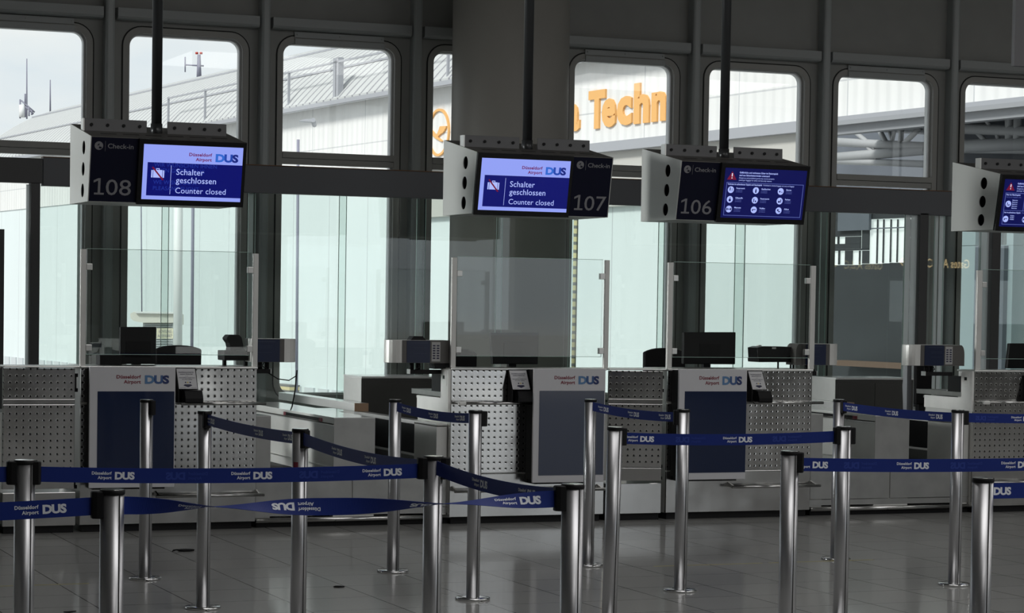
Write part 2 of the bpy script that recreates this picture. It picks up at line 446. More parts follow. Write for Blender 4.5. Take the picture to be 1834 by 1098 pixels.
def arc(cx, cz, r, a0, a1, n=7): return [(cx+r*math.cos(math.radians(a0+(a1-a0)*k/(n-1))), cz+r*math.sin(math.radians(a0+(a1-a0)*k/(n-1)))) for k in range(n)]
def fillets(mb, x0, x1, z0, z1, rb, rt, y0, y1, m=None):
    if rt:
        mb.prism([(x0, z1)] + arc(x0+rt, z1-rt, rt, 90, 180), y0, y1, 'Y', m)
        mb.prism([(x1, z1)] + arc(x1-rt, z1-rt, rt, 0, 90), y0, y1, 'Y', m)
    if rb:
        mb.prism([(x0, z0)] + arc(x0+rb, z0+rb, rb, 180, 270), y0, y1, 'Y', m)
        mb.prism([(x1, z0)] + arc(x1-rb, z0+rb, rb, 270, 360), y0, y1, 'Y', m)
def ring(mb, x0, x1, z0, z1, r, wd_, y0, y1, m=None, rin=None):
    """rounded frame as one band"""
    rin = rin or max(.02, r-wd_)
    def loop(a0, a1, b0, b1, q): return arc(a1-q, b1-q, q, 0, 90, 8)+arc(a0+q, b1-q, q, 90, 180, 8)+arc(a0+q, b0+q, q, 180, 270, 8)+arc(a1-q, b0+q, q, 270, 360, 8)
    o = loop(x0, x1, z0, z1, r); i = loop(x0+wd_, x1-wd_, z0+wd_, z1-wd_, rin); n = len(o)
    v = [(p[0], y0, p[1]) for p in o]+[(p[0], y0, p[1]) for p in i]+[(p[0], y1, p[1]) for p in o]+[(p[0], y1, p[1]) for p in i]
    f = []
    for k in range(n):
        j = (k+1) % n
        f += [(k, j, n+j, n+k), (2*n+k, 3*n+k, 3*n+j, 2*n+j), (k, 2*n+k, 2*n+j, j), (n+k, n+j, 3*n+j, 3*n+k)]
    return mb.add(v, f, m)

mull = [3.05-1.46*k for k in range(7, 0, -1)] + [3.05, 4.514, 5.948, 7.419, 8.872, 10.325, 11.785, 13.291, 14.75, 16.21, 17.67]
ZT, ZB = 4.03, .655                                # outer edge of a window frame
wall = MB()
wall.box(-8, mull[0], FY, FY+.3, 0, 6.2); wall.box(mull[-1], 34, FY, FY+.3, 0, 6.2)
NB = len(mull)-1
for k in range(NB):
    a, b = mull[k], mull[k+1]; x0, x1 = a+.133, b-.124
    wall.box(a, x0, FY, FY+.10, 0, 6.2); wall.box(x1, b, FY, FY+.10, 0, 6.2)
    wall.box(x0, x1, FY, FY+.10, ZT, 6.2); wall.box(x0, x1, FY, FY+.10, 0, ZB)
    fillets(wall, x0, x1, ZB, ZT, .20, .17, FY, FY+.10)
struct(wall.build('wall_back', 'facade'))
for k in range(NB):
    a, b = mull[k], mull[k+1]; x0, x1 = a+.133, b-.124
    e = empty('window_%d' % (k+1), (x0, FY, ZB)); e['kind'] = 'structure'
    f = MB(); ring(f, x0+.006, x1-.006, ZB+.006, ZT-.006, .17, .058, FY-.012, FY+.10)
    part(f, 'window_frame', 'frame', e, bevel=.004)
    g = MB(); ring(g, x0-.004, x1+.004, ZB-.004, ZT+.004, .18, .012, FY-.006, FY+.02)
    part(g, 'gasket', 'gasket', e)
    ix0, ix1 = x0+.064, x1-.064
    v = MB(); ring(v, ix0, ix1, ZB+.064, ZT-.064, .11, .016, FY+.05, FY+.13, rin=.095)
    part(v, 'reveal', 'white_frame', e)
    r = MB(); r.box(ix0, ix1, FY-.02, FY+.09, 2.905, 2.962); r.box(ix0, ix1, FY-.004, FY+.09, 2.85, 2.90)
    part(r, 'window_rail', 'frame', e, bevel=.003)
    p = MB(); p.box(ix0-.01, ix1+.01, FY+.075, FY+.083, ZB+.05, ZT-.05)
    part(p, 'pane', 'window_glass', e)
    if k % 2 == 1:
        c = MB(); cx0, cx1 = x0+.165, x1-.18
        c.box(cx0, cx1, FY-.022, FY-.012, ZT-.02, ZT+.035); c.box(cx0+.003, cx1+.005, FY-.03, FY-.012, ZT-.085, ZT-.028)
        for xx in (cx0+.025, (cx0+cx1)/2, cx1-.025):
            for zz in (ZT+.01, ZT-.055): c.tube((xx, FY-.033, zz), (xx, FY-.02, zz), .005, n=8, m=None)
        part(c, 'cover_strip', 'bar', e, bevel=.002)
    t = MB(); t.prism([(FY, 4.072), (FY-.075, 4.072), (FY-.095, 4.082), (FY-.105, 4.10), (FY-.105, 4.178), (FY, 4.181)], a+.07, b-.055, 'X')
    struct(t.build('trim_%d' % (k+1), 'bar', None, None, .004))
for k, xm in enumerate(mull):
    t = MB(); t.prism([(xm-.042, FY), (xm-.042, FY-.105), (xm-.034, FY-.12), (xm-.02, FY-.128), (xm+.02, FY-.128), (xm+.036, FY-.12), (xm+.042, FY-.108), (xm+.042, FY)], 0, 6.2, 'Z')
    struct(t.build('trim_%d' % (k+NB+1), 'mullion'))
# round column
struct(MB().lathe([(.536, 0), (.536, 6.2)], (8.04, 20.0, 0), 64).build('column', 'column_paint'))
COLX = 8.04

# ------------------------------------------------------------------ glazed screen behind the counters
BY = 19.2
gs = empty('glass_partition', (3, BY, 0), 'dark header beam carrying tall greenish glass panes across the windows behind the counters', 'glass partition')
b = MB(); b.box(3.62, 14.9, BY-.05, BY+.05, 2.492, 2.722); part(b, 'header_beam', 'beam_dark', gs, bevel=.004)
b = MB(); b.box(1.5, 3.615, BY-.05, BY+.05, 2.51, 2.712); part(b, 'header_beam', 'door_post', gs, bevel=.004)
b = MB(); b.box(3.62, 14.9, BY-.052, BY+.052, 2.722, 2.729); part(b, 'edge_strip', 'beam_edge', gs, 'thin brown edge strip along the beam top')
def gx(px, y=500, Y=BY): return aY(px, y, Y).x
for k, (a, c) in enumerate([(70, 140), (143, 302), (289, 455), (445, 620), (606, 760), (747, 900), (888, 1032), (1022, 1190), (1178, 1332), (1318, 1481), (1468, 1618), (1655, 1674), (1688, 1754), (1785, 1930)]):
    y = BY - .012 + (.03 if k % 2 else 0)
    p = MB(); p.box(gx(a), gx(c), y, y+.010, .02, 2.50)
    o = part(p, 'pane', 'partition_glass', gs)
    q = MB(); q.box(gx(a)-.004, gx(a), y, y+.010, .02, 2.49); part(q, 'pane_edge', 'glass_edge', o); q = MB(); q.box(gx(c), gx(c)+.004, y, y+.010, .02, 2.49); part(q, 'pane_edge', 'glass_edge', o)
for a, c in ((52, 69), (1641, 1656), (1771, 1786)):
    p = MB(); p.box(gx(a), gx(c), BY-.05, BY+.05, 0, 2.51); part(p, 'post', 'door_post', gs, bevel=.003)
for a, c in ((46, 52), (138, 143), (444, 452), (1618, 1628), (1630, 1640), (1673, 1678), (1681, 1690), (1752, 1769)):
    p = MB(); p.box(gx(a), gx(c), BY-.006, BY+.006, 0, 2.50); part(p, 'frame_strip', 'frosted_strip', gs)
p = MB(); p.box(gx(-10), gx(5), BY-.06, BY+.03, 0, 2.13); part(p, 'door_edge', 'door_post', gs)

# lit direction sign in the hall behind the photographer: seen mirrored in the glass panes
hs_ = empty('direction_sign', (28.0, -4.6, 2.2), 'lit amber gates sign hanging behind the photographer, seen mirrored in the glass at right', 'sign')
b = MB(); b.box(26.0, 29.0, -4.72, -4.6, 2.25, 2.95); part(b, 'panel', 'black', hs_)
t = MB()
vv, ff, ww = text2d('Gates A,B,C', .19, 0, 0, 'L', .012)
t.add([(27.95-p[0]/ww*1.0, -4.597, 2.50+p[1]) for p in vv], ff)
t.add([(26.8+(x-28.95), -4.597, z+.08) for x, z in ((28.95, 2.50), (28.70, 2.60), (28.66, 2.58), (28.80, 2.50), (28.72, 2.42), (28.77, 2.41), (28.92, 2.48))], [tuple(range(7))])
t.add([(26.45+(x-28.45)*.8, -4.597, z+.07) for x, z in ((28.45, 2.52), (28.2, 2.52), (28.2, 2.55), (28.45, 2.55))], [(0, 1, 2, 3)]); t.add([(26.45+(x-28.45)*.8, -4.597, z+.07) for x, z in ((28.14, 2.535), (28.26, 2.63), (28.28, 2.61), (28.19, 2.535), (28.28, 2.46), (28.26, 2.44))], [tuple(range(6))])
part(t, 'lettering', 'amber_light', hs_)
b = MB(); b.tube((26.6, -4.66, 2.95), (26.6, -4.66, 6.2), .03); part(b, 'hanger', 'pole_dark', hs_)
b = MB(); b.tube((28.4, -4.66, 2.95), (28.4, -4.66, 6.2), .03); part(b, 'hanger', 'pole_dark', hs_)
# ------------------------------------------------------------------ check-in counters
YC = 15.76; DX = 4.403
def punched(parent, x0, x1, z0, z1, holes_right, zhole, name='punched_panel'):
    """sheet whose dimple grid is registered to a dimple next to one edge"""
    mb = MB(); mb.box(x0, x1, YC, YC+.02, z0, z1)
    ox = (x1-.025) if holes_right else (x0+.02)
    o = mb.build(name, 'steel_punched', None, (ox, YC, zhole), .002)
    o.parent = parent; o.location = Vector((ox, YC, zhole)) - parent_origin(parent)
    return o
def shelf_and_rail(parent, x0, x1, rx0, rx1, endcap):
    s = MB(); s.box(x0, x1, YC-.115, YC, .876, .884); s.tube((x0, YC-.115, .878), (x1, YC-.115, .878), .011)
    o = part(s, 'bag_shelf', 'steel', parent)
    if endcap:
        c = MB(); c.box(x0-.004, x0+.055, YC-.13, YC-.10, .862, .892); part(c, 'end_cap', 'white_panel', o, 'white rubber end cap', bevel=.008)
    r = MB(); r.tube((rx0, YC-.10, .245), (rx1, YC-.10, .245), .011)
    for xx in (rx0+.02, rx1-.03): r.prism([(YC, .275), (YC, .24), (YC-.10, .24), (YC-.10, .25)], xx-.006, xx+.006, 'X')
    part(r, 'foot_rail', 'steel', parent)
def counter(x0, x1, left_poster, label, px_poster):
    e = empty('check_in_counter', (x0, YC, 0), label, 'check-in counter', 'steel check-in counters')
    td = .42 if left_poster else .245
    b = MB(); b.box(x0, x1, YC+.02, YC+.225, .05, 1.112); b.box(x0, x1, YC+.225, YC+.70, .05, .88); part(b, 'body', 'steel_side', e)
    b = MB(); b.box(x0, x1, YC+.226, YC+.74, .881, .90); part(b, 'desk', 'steel_dull', e)
    t = MB(); t.box(x0-.004, x1+.004, YC-.012, YC+td, 1.113, 1.128); part(t, 'worktop', 'steel_light', e, bevel=.003)
    p = MB(); p.box(x0+.02, x1-.02, YC+.03, YC+.68, .0, .05); part(p, 'plinth', 'black', e)
    hr = left_poster
    punched(e, x0, x1, .884, 1.112, hr, 1.108)
    punched(e, x0, x1, .368, .868, hr, .854)
    k = MB(); k.box(x0, x1, YC, YC+.02, .052, .360); part(k, 'kick_panel', 'steel', e, bevel=.002)
    if left_poster: shelf_and_rail(e, x0+.665, x1+.035, x0+.50, x1+.035, False)
    else: shelf_and_rail(e, x0+.015, x0+.625, x0+.0, x1-.02, True)
    return e
c108 = counter(3.244, 4.472, True, 'steel check-in counter under the 108 sign, its poster panel on the left', 0)
c106 = counter(7.640, 8.863, True, 'steel check-in counter under the 106 sign, its poster panel on the left', 0)
c107 = counter(5.915, 7.129, False, 'bright punched steel check-in counter under the 107 sign, its poster panel on the right', 0)
c105 = counter(10.317, 11.55, False, 'dark punched check-in counter cut off by the right edge of the photo', 0)

def gate(x0, x1, label, swing=0., gap=0.):
    e = empty('counter_gate', (x0, YC, 0), label, 'gate', 'punched steel gates between counters')
    d = MB(); d.box(x0, x1, YC+.022, YC+.04, .30, 1.112); d = part(d, 'door_leaf', 'steel_side', e)
    punched(d, x0, x1, .908, 1.112, True, 1.108); punched(d, x0, x1, .40, .868, True, .854)
    b = MB(); b.box(x0, x1, YC, YC+.02, .872, .904); part(b, 'plain_panel', 'steel', d, bevel=.002)
    b = MB(); b.box(x0, x1, YC, YC+.02, .30, .394); part(b, 'plain_panel', 'steel', d, bevel=.002)
    d.rotation_euler = (0, 0, -swing)
    xe = x1 + gap
    t = MB(); t.box(x0, xe+.03, YC-.012, YC+.30, 1.116, 1.127); part(t, 'worktop', 'steel_light', e, bevel=.003)
    k = MB(); k.box(x0, xe+.01, YC, YC+.3, .05, .275); part(k, 'kick_panel', 'steel', e, bevel=.003)
    p = MB(); p.box(x0+.01, xe, YC+.02, YC+.28, 0, .05); part(p, 'plinth', 'black', e)
    for z0, z1 in ((.965, 1.065), (.31, .40)):
        h = MB(); h.box(xe, xe+.022, YC+.01, YC+.03, z0-.012, z0+.012); h.box(xe, xe+.022, YC+.01, YC+.03, z1-.012, z1+.012)
        h.box(xe+.004, xe+.012, YC+.01, YC+.03, z0, z1); part(h, 'hinge', 'black', e)
gate(2.725, 3.205, 'punched steel gate left of the 108 counter at the photo edge')
gate(7.155, 7.560, 'dark punched steel gate, slightly ajar, between the 107 and 106 counters', math.radians(16), .03)
e = empty('check_in_counter', (1.5, YC, 0), 'sliver of a steel counter at the far left photo edge, left of the gate', 'check-in counter', 'steel check-in counters')
b = MB(); b.box(1.5, 2.70, YC, YC+.7, .05, 1.112); part(b, 'body', 'steel_side', e)
b = MB(); b.box(1.5, 2.704, YC-.012, YC+.74, 1.113, 1.128); part(b, 'worktop', 'steel_light', e)
b = MB(); b.box(1.52, 2.68, YC+.03, YC+.68, 0, .05); part(b, 'plinth', 'black', e)

# poster boxes hung on the counter fronts
def poster(xa, xb, za, zb, yf, blue, mark, label):
    x0 = aY(xa, 760, yf).x; x1 = aY(xb, 760, yf).x; zt = aY((xa+xb)/2, za, yf).z; zb_ = aY((xa+xb)/2, zb, yf).z
    e = empty('poster_panel', (x0, yf, zb_), label, 'poster panel', 'blue poster panels on the counters')
    f = MB(); f.box(x0, x1, yf, yf+.022, zb_, zt); part(f, 'board', 'poster_white', e, bevel=.003)
    f = MB(); f.box(x0+.012, x1-.012, yf+.022, YC-.003, zb_+.02, zt-.01); part(f, 'mounting_box', 'black', e)
    f = MB(); f.box(x0+.03, x1-.06, yf+.03, YC-.005, zb_-.012, zb_+.02); part(f, 'bracket', 'black', e)
    bx0 = aY(blue[0], 780, yf).x; bx1 = aY(blue[1], 780, yf).x; bt = aY((xa+xb)/2, blue[2], yf).z; bb = aY((xa+xb)/2, blue[3], yf).z
    f = MB(); f.box(bx0, bx1, yf-.002, yf+.001, bb, bt); part(f, 'blue_panel', 'poster_blue', e, 'dark blue glossy panel')
    mx0 = aY(mark[0], 680, yf).x; mx1 = aY(mark[1], 680, yf).x; mz0 = aY(mark[0], mark[3], yf).z; mz1 = aY(mark[0], mark[2], yf).z
    lg, wl = logo2d(0, 0, mz1-mz0); k = (mx1-mx0)/wl
    t = MB(); decal(t, lg, lambda a, c: (mx0+a*k, yf-.0015, mz0+c), {'a': 'print_red', 'D': 'print_blue_light', 'U': 'print_blue_mid', 'S': 'print_blue'})
    part(t, 'lettering', None, e)
poster(160, 313.5, 657, 873.5, 15.615, (174, 311.5, 701, 861), (208.6, 303, 671.5, 687), 'white poster panel with dark blue field on the 108 counter')
poster(955, 1083, 660.5, 864, 15.59, (965, 1081, 700, 851), (993, 1073, 673, 688), 'white poster panel with mirror-like blue field on the 107 counter')
poster(1215, 1336.5, 661.5, 859, 15.61, (1225, 1335.5, 701, 846.5), (1252.6, 1329, 673.5, 689), 'white poster panel with blue field on the 106 counter')
poster(1886, 2005, 664, 852, 15.59, (1896, 2003, 704, 841), (1921, 1997, 677, 692), 'white poster panel on the rightmost counter, mostly beyond the photo edge')

# notice stands on the bag shelves
def notice(pa, label, cut=1):
    xl, xr, zt, xb, zb, = pa          # sheet: top-left x, top-right x, top y; bottom-left x; bottom y
    yt, yb = YC-.02, YC-.10
    a, b_ = aY(xl, zt, yt), aY(xr, zt, yt); z0 = aY(xb, zb, yb).z; x0, x1, z1 = a.x, b_.x, a.z
    dn = .884
    e = empty('notice_stand', (x0, yb, dn), label, 'notice stand', 'notice stands on the counter shelves')
    f = MB(); f.hexa([(x0-.006, yb+.004, z0-.006), (x1+.006, yb+.004, z0-.006), (x1+.006, yb+.010, z0-.006), (x0-.006, yb+.010, z0-.006), (x0-.006, yt+.004, z1+.006), (x1+.006, yt+.004, z1+.006), (x1+.006, yt+.010, z1+.006), (x0-.006, yt+.010, z1+.006)])
    part(f, 'easel', 'black', e)
    f = MB(); f.hexa([(x0-.004, yb+.008, dn), (x0+.004, yb+.008, dn), (x0+.004, yt+.012, dn), (x0-.004, yt+.012, dn), (x0-.004, yb+.008, z0), (x0+.004, yb+.008, z0), (x0+.004, yt+.012, z1), (x0-.004, yt+.012, z1)])
    part(f, 'side_plate', 'black', e)
    f = MB(); f.hexa([(x0, yb, z0), (x1, yb, z0), (x1, yb+.003, z0), (x0, yb+.003, z0), (x0, yt, z1), (x1, yt, z1), (x1, yt+.003, z1), (x0, yt+.003, z1)])
    sh = part(f, 'sheet', 'paper', e, 'printed white sheet')
    t = MB(); Wd, Hh = x1-x0, z1-z0
    def pl(u, v): return (x0+u*Wd, yb+(yt-yb)*v-.0012, z0+v*Hh)
    def line(s, v, h, w_, m='print_dark'):
        vv, ff, ww = text2d(s, h, 0, 0, 'L', .02); t.add([pl(.5-w_/2+p[0]/ww*w_, v+p[1]*Hh*.0+p[1]) for p in vv], ff, m)
    line('Desinfektionsmittel für', .80, .055, .82); line('saubere Hände hier', .71, .055, .70)
    line('Hand sanitizer available here', .53, .042, .82); line('for your safety', .45, .042, .55)
    def rect(u0, u1, v0, v1, m): t.add([pl(u0, v0), pl(u1, v0), pl(u1, v1), pl(u0, v1)], [(0, 1, 2, 3)], m)
    rect(.42, .58, .625, .634, 'print_dark')
    for u, m in ((.36, 'print_dark'), (.48, 'yellow'), (.61, 'print_dark')): rect(u, u+.07, .29, .35, m)
    t.add([pl(.26, .17), pl(.5, .08), pl(.74, .17), pl(.66, .225), pl(.34, .225)], [(0, 1, 2, 3, 4)], 'print_dark')
    rect(.06, .36, .045, .055, 'print_dark'); rect(.68, .94, .045, .055, 'print_dark')
    part(t, 'print', None, sh)
    f = MB(); f.prism([(yb-.05, dn+.001), (yb+.05, dn+.001), (yb+.05, z0-.008), (yb-.02, z0-.012), (yb-.05, dn+.03)], x0+.03, x1+.03, 'X')
    tr = part(f, 'dispenser', 'black', e, bevel=.006)
    f = MB()
    for k in range(3): f.box(x0+.058+k*.03, x0+.078+k*.03, yb-.0495, yb-.046, dn+.024, dn+.030)
    part(f, 'button', 'steel_dull', tr)
notice((316, 349, 660.3, 321, 696.5), 'printed notice in black stand on the 108 counter shelf')
notice((911.8, 942.5, 663.5, 913.6, 697.5), 'printed notice in black stand on the 107 counter shelf')
notice((1340, 1364.5, 665, 1343, 697.5), 'printed notice in black stand on the 106 counter shelf')
f = MB(); f.prism([(YC-.11, .884), (YC, .884), (YC, 1.09), (YC-.03, 1.09)], 10.78, 10.94, 'X')
tag(f.build('notice_stand', 'black', None, (10.78, YC-.11, .884), .004), 'black side of a notice stand at the right photo edge on the rightmost counter', 'notice stand', 'notice stands on the counter shelves')

# sneeze screens
def screen(pl0, pl1, pr0, pr1, gx0, gx1, yt0, yt1, yb, gyb, label):
    y = YC+.05
    X = lambda px, py=600: aY(px, py, y).x
    e = empty('glass_screen', (X(pl0), y, 1.128), label, 'glass screen', 'glass screens on the counters')
    for a, c, t in ((pl0, pl1, yt0), (pr0, pr1, yt1)):
        b = MB(); b.box(X(a), X(c), y-.012, y+.012, 1.128, aY(a, t, y).z); part(b, 'stanchion', 'steel_side', e, bevel=.002)
    g = MB(); zt = (aY(gx0, yt0, y).z+aY(gx1, yt1, y).z)/2+.004; zb = aY((gx0+gx1)/2, gyb, y).z
    g.box(X(gx0), X(gx1), y-.004, y+.004, zb, zt); o = part(g, 'pane', 'screen_glass', e)
    q = MB(); q.box(X(gx0), X(gx1), y-.004, y+.004, zt, zt+.003); part(q, 'pane_edge', 'glass_edge', o)
    q = MB(); q.box(X(gx0), X(gx1), y-.004, y+.004, zb-.003, zb); part(q, 'pane_edge', 'glass_edge', o)
    for s, a in ((1, pl1), (-1, pr0)):
        for f in (.83, .06):
            z = zb+(zt-zb)*f; x = X(a)
            c = MB(); c.box(min(x, x+s*.042), max(x, x+s*.042), y-.014, y+.014, z-.022, z+.022); part(c, 'clamp', 'steel_light', e, bevel=.003)
screen(143, 153, 452, 461, 154.5, 448, 446, 454, 655, 635, 'clear glass screen on steel bars above the 108 counter')
screen(807, 816, 1081, 1089, 818, 1077, 461, 466, 657, 638, 'clear glass screen reflecting the hall above the 107 counter')
screen(1194, 1203, 1449, 1458, 1205, 1448, 470, 476, 658, 640, 'clear glass screen on steel bars above the 106 counter')
screen(1747, 1756, 2030, 2038, 1759, 2027, 484, 490, 662, 643, 'clear glass screen above the rightmost counter at the right edge')

# monitors seen from behind, chairs, printers
def monitor(x0, x1, yt, yb, label, skew=0.):
    y = YC+.50; a = aY(x0, yt, y); b_ = aY(x1, yt, y); zb = aY(x0, yb, y).z
    e = empty('computer_monitor', ((a.x+b_.x)/2, y, .90), label, 'monitor', 'monitors on the counters')
    m = MB(); m.hexa([(a.x+skew, y-.02, zb), (b_.x-skew*.3, y-.02, zb), (b_.x-skew*.3, y+.02, zb), (a.x+skew, y+.02, zb), (a.x+.0, y-.02, a.z), (b_.x, y-.02, b_.z), (b_.x, y+.02, b_.z), (a.x, y+.02, a.z)])
    part(m, 'screen_housing', 'black', e, bevel=.006)
    m = MB(); m.box((a.x+b_.x)/2-.09, (a.x+b_.x)/2+.09, y-.026, y-.02, zb+.05, zb+.16); part(m, 'back_cover', 'black_soft', e, bevel=.004)
    m = MB(); m.box((a.x+b_.x)/2-.03, (a.x+b_.x)/2+.03, y+.02, y+.06, .91, zb+.1); m.box((a.x+b_.x)/2-.11, (a.x+b_.x)/2+.11, y-.03, y+.14, .90, .912)
    part(m, 'stand', 'black', e)
monitor(214.5, 279, 585.5, 652, 'black monitor seen from behind on the 108 counter')
monitor(877, 964, 596, 652, 'black monitor seen from behind on the 107 counter', .02)
monitor(1223, 1316, 595, 652, 'black monitor seen from behind on the 106 counter')
monitor(1806, 1890, 615, 660, 'black monitor at the right photo edge on the rightmost counter', -.02)
f = MB(); y = YC+.30; f.box(aY(176, 640, y).x, aY(216, 640, y).x, y-.05, y+.08, 1.129, aY(200, 636, y).z)
tag(f.build('desk_tray', 'black', None, (aY(176, 640, y).x, y, 1.128), .004), 'low black tray left of the 108 counter monitor', 'tray')

def chair(px0, px1, yt, ymid, label, Y=17.1, turn=0.):
    a = aY(px0, yt, Y); b_ = aY(px1, yt, Y); cx = (a.x+b_.x)/2; wd_ = b_.x-a.x; zt = a.z; zm = aY(px0, ymid, Y).z
    e = empty('office_chair', (cx, Y, 0), label, 'office chair', 'black office chairs behind the counters')
    n = 11; pts = [(-wd_/2+.004, zt-.40)] + [(-wd_/2 + wd_*k/(n-1), zm + (zt-zm)*(1-abs(2*k/(n-1)-1)**2.6)) for k in range(n)] + [(wd_/2-.004, zt-.40)]
    m = MB(); m.prism([(cx+p[0], p[1]) for p in pts], Y-.025, Y+.025, 'Y'); part(m, 'backrest', 'black_soft', e, bevel=.01)
    m = MB(); m.box(cx-.20, cx+.20, Y-.46, Y-.04, .46, .53); part(m, 'seat', 'black_soft', e, bevel=.02)
    m = MB(); m.box(cx-.03, cx+.03, Y+.0, Y+.06, .45, zt-.2); m.tube((cx, Y-.25, .12), (cx, Y-.25, .46), .03); part(m, 'column', 'black', e)
    m = MB()
    for k in range(5):
        an = 2*PI*k/5+.3; m.hexa([(cx, Y-.25, .06), (cx+.02*math.sin(an), Y-.25-.02*math.cos(an), .06), (cx+.21*math.cos(an), Y-.25+.21*math.sin(an), .05), (cx+.21*math.cos(an)-.02, Y-.25+.21*math.sin(an), .05),
                (cx, Y-.25, .12), (cx+.02*math.sin(an), Y-.25-.02*math.cos(an), .12), (cx+.21*math.cos(an), Y-.25+.21*math.sin(an), .08), (cx+.21*math.cos(an)-.02, Y-.25+.21*math.sin(an), .08)])
    part(m, 'base', 'black', e)
    for k in range(5):
        an = 2*PI*k/5+.3; c = MB(); c.tube((cx+.20*math.cos(an)-.015, Y-.25+.20*math.sin(an), .028), (cx+.20*math.cos(an)+.015, Y-.25+.20*math.sin(an), .028), .028); part(c, 'castor', 'black', e)
    return e
chair(278, 360, 618, 625, 'black office chair back right of the 108 counter monitor')
chair(806, 853, 625, 634, 'black office chair back left of the 107 counter monitor', 17.1)
chair(1153, 1226, 623, 631, 'black office chair back left of the 106 counter monitor')
ch = chair(1639, 1668, 640, 645, 'black office chair side-on behind the white bracket left of the rightmost counter', 17.2)
# pale shell of the side-on chair
f = MB(); f.prism([(17.28, .62), (17.33, .63), (17.36, .95), (17.31, 1.22), (17.29, 1.22)], aY(1634, 690, 17.2).x, aY(1642, 690, 17.2).x, 'X'); part(f, 'back_shell', 'ext_grey', ch, 'grey back shell')

def printer_a():
    y = YC+.28
    P = lambda x, v: (aY(x, v, y).x, aY(x, v, y).z)
    e = empty('document_printer', (P(395, 640)[0], y, 1.128), 'black printer with raised head beside the 108 counter screen bar', 'printer', 'black document printers')
    m = MB(); m.prism([P(395, 645), P(448, 645), P(448, 627), P(395, 627.5)], y-.10, y+.08, 'Y'); part(m, 'base', 'black', e, bevel=.004)
    m = MB(); m.prism([P(408, 627), P(436, 634), P(433, 624), P(429, 604), P(424, 599.5), P(407, 599.5), P(402, 605), P(402.5, 608), P(407, 614), P(409, 622)], y-.06, y+.06, 'Y'); part(m, 'head', 'black', e, bevel=.003)
    m = MB()
    for x in (402, 440): m.box(P(x, 645)[0]-.01, P(x, 645)[0]+.01, y-.02, y+.02, 1.128, P(x, 644)[1])
    part(m, 'foot', 'black', e)
printer_a()
def printer_b():
    y = YC+.28
    P = lambda x, v: (aY(x, v, y).x, aY(x, v, y).z)
    e = empty('document_printer', (P(1347, 640)[0], y, 1.128), 'flat black printer on thin legs at the right end of the 106 counter', 'printer', 'black document printers')
    m = MB(); m.prism([P(1348, 648), P(1418, 648), P(1418, 641), P(1347.5, 641)], y-.10, y+.08, 'Y'); part(m, 'base', 'black', e, bevel=.003)
    m = MB(); m.prism([P(1347.5, 640.5), P(1417, 640.5), P(1417, 634), P(1410, 632), P(1409, 621.5), P(1400, 620.5), P(1355, 620), P(1346.5, 622.5)], y-.09, y+.07, 'Y'); part(m, 'housing', 'black_gloss', e, bevel=.003)
    m = MB(); m.box(P(1369, 0)[0], P(1374, 0)[0], y-.02, y+.02, P(1370, 620)[1], P(1370, 619)[1]+.004); m.box(P(1385, 0)[0], P(1392, 0)[0], y-.094, y-.09, P(1385, 624.5)[1], P(1385, 621.5)[1]); part(m, 'latch', 'steel_side', e)
    m = MB()
    for x in (1393.5, 1416, 1421): m.tube((P(x, 650)[0], y, 1.128), (P(x, 650)[0], y, P(x, 646)[1]), .007, n=8)
    part(m, 'leg', 'black', e)
printer_b()

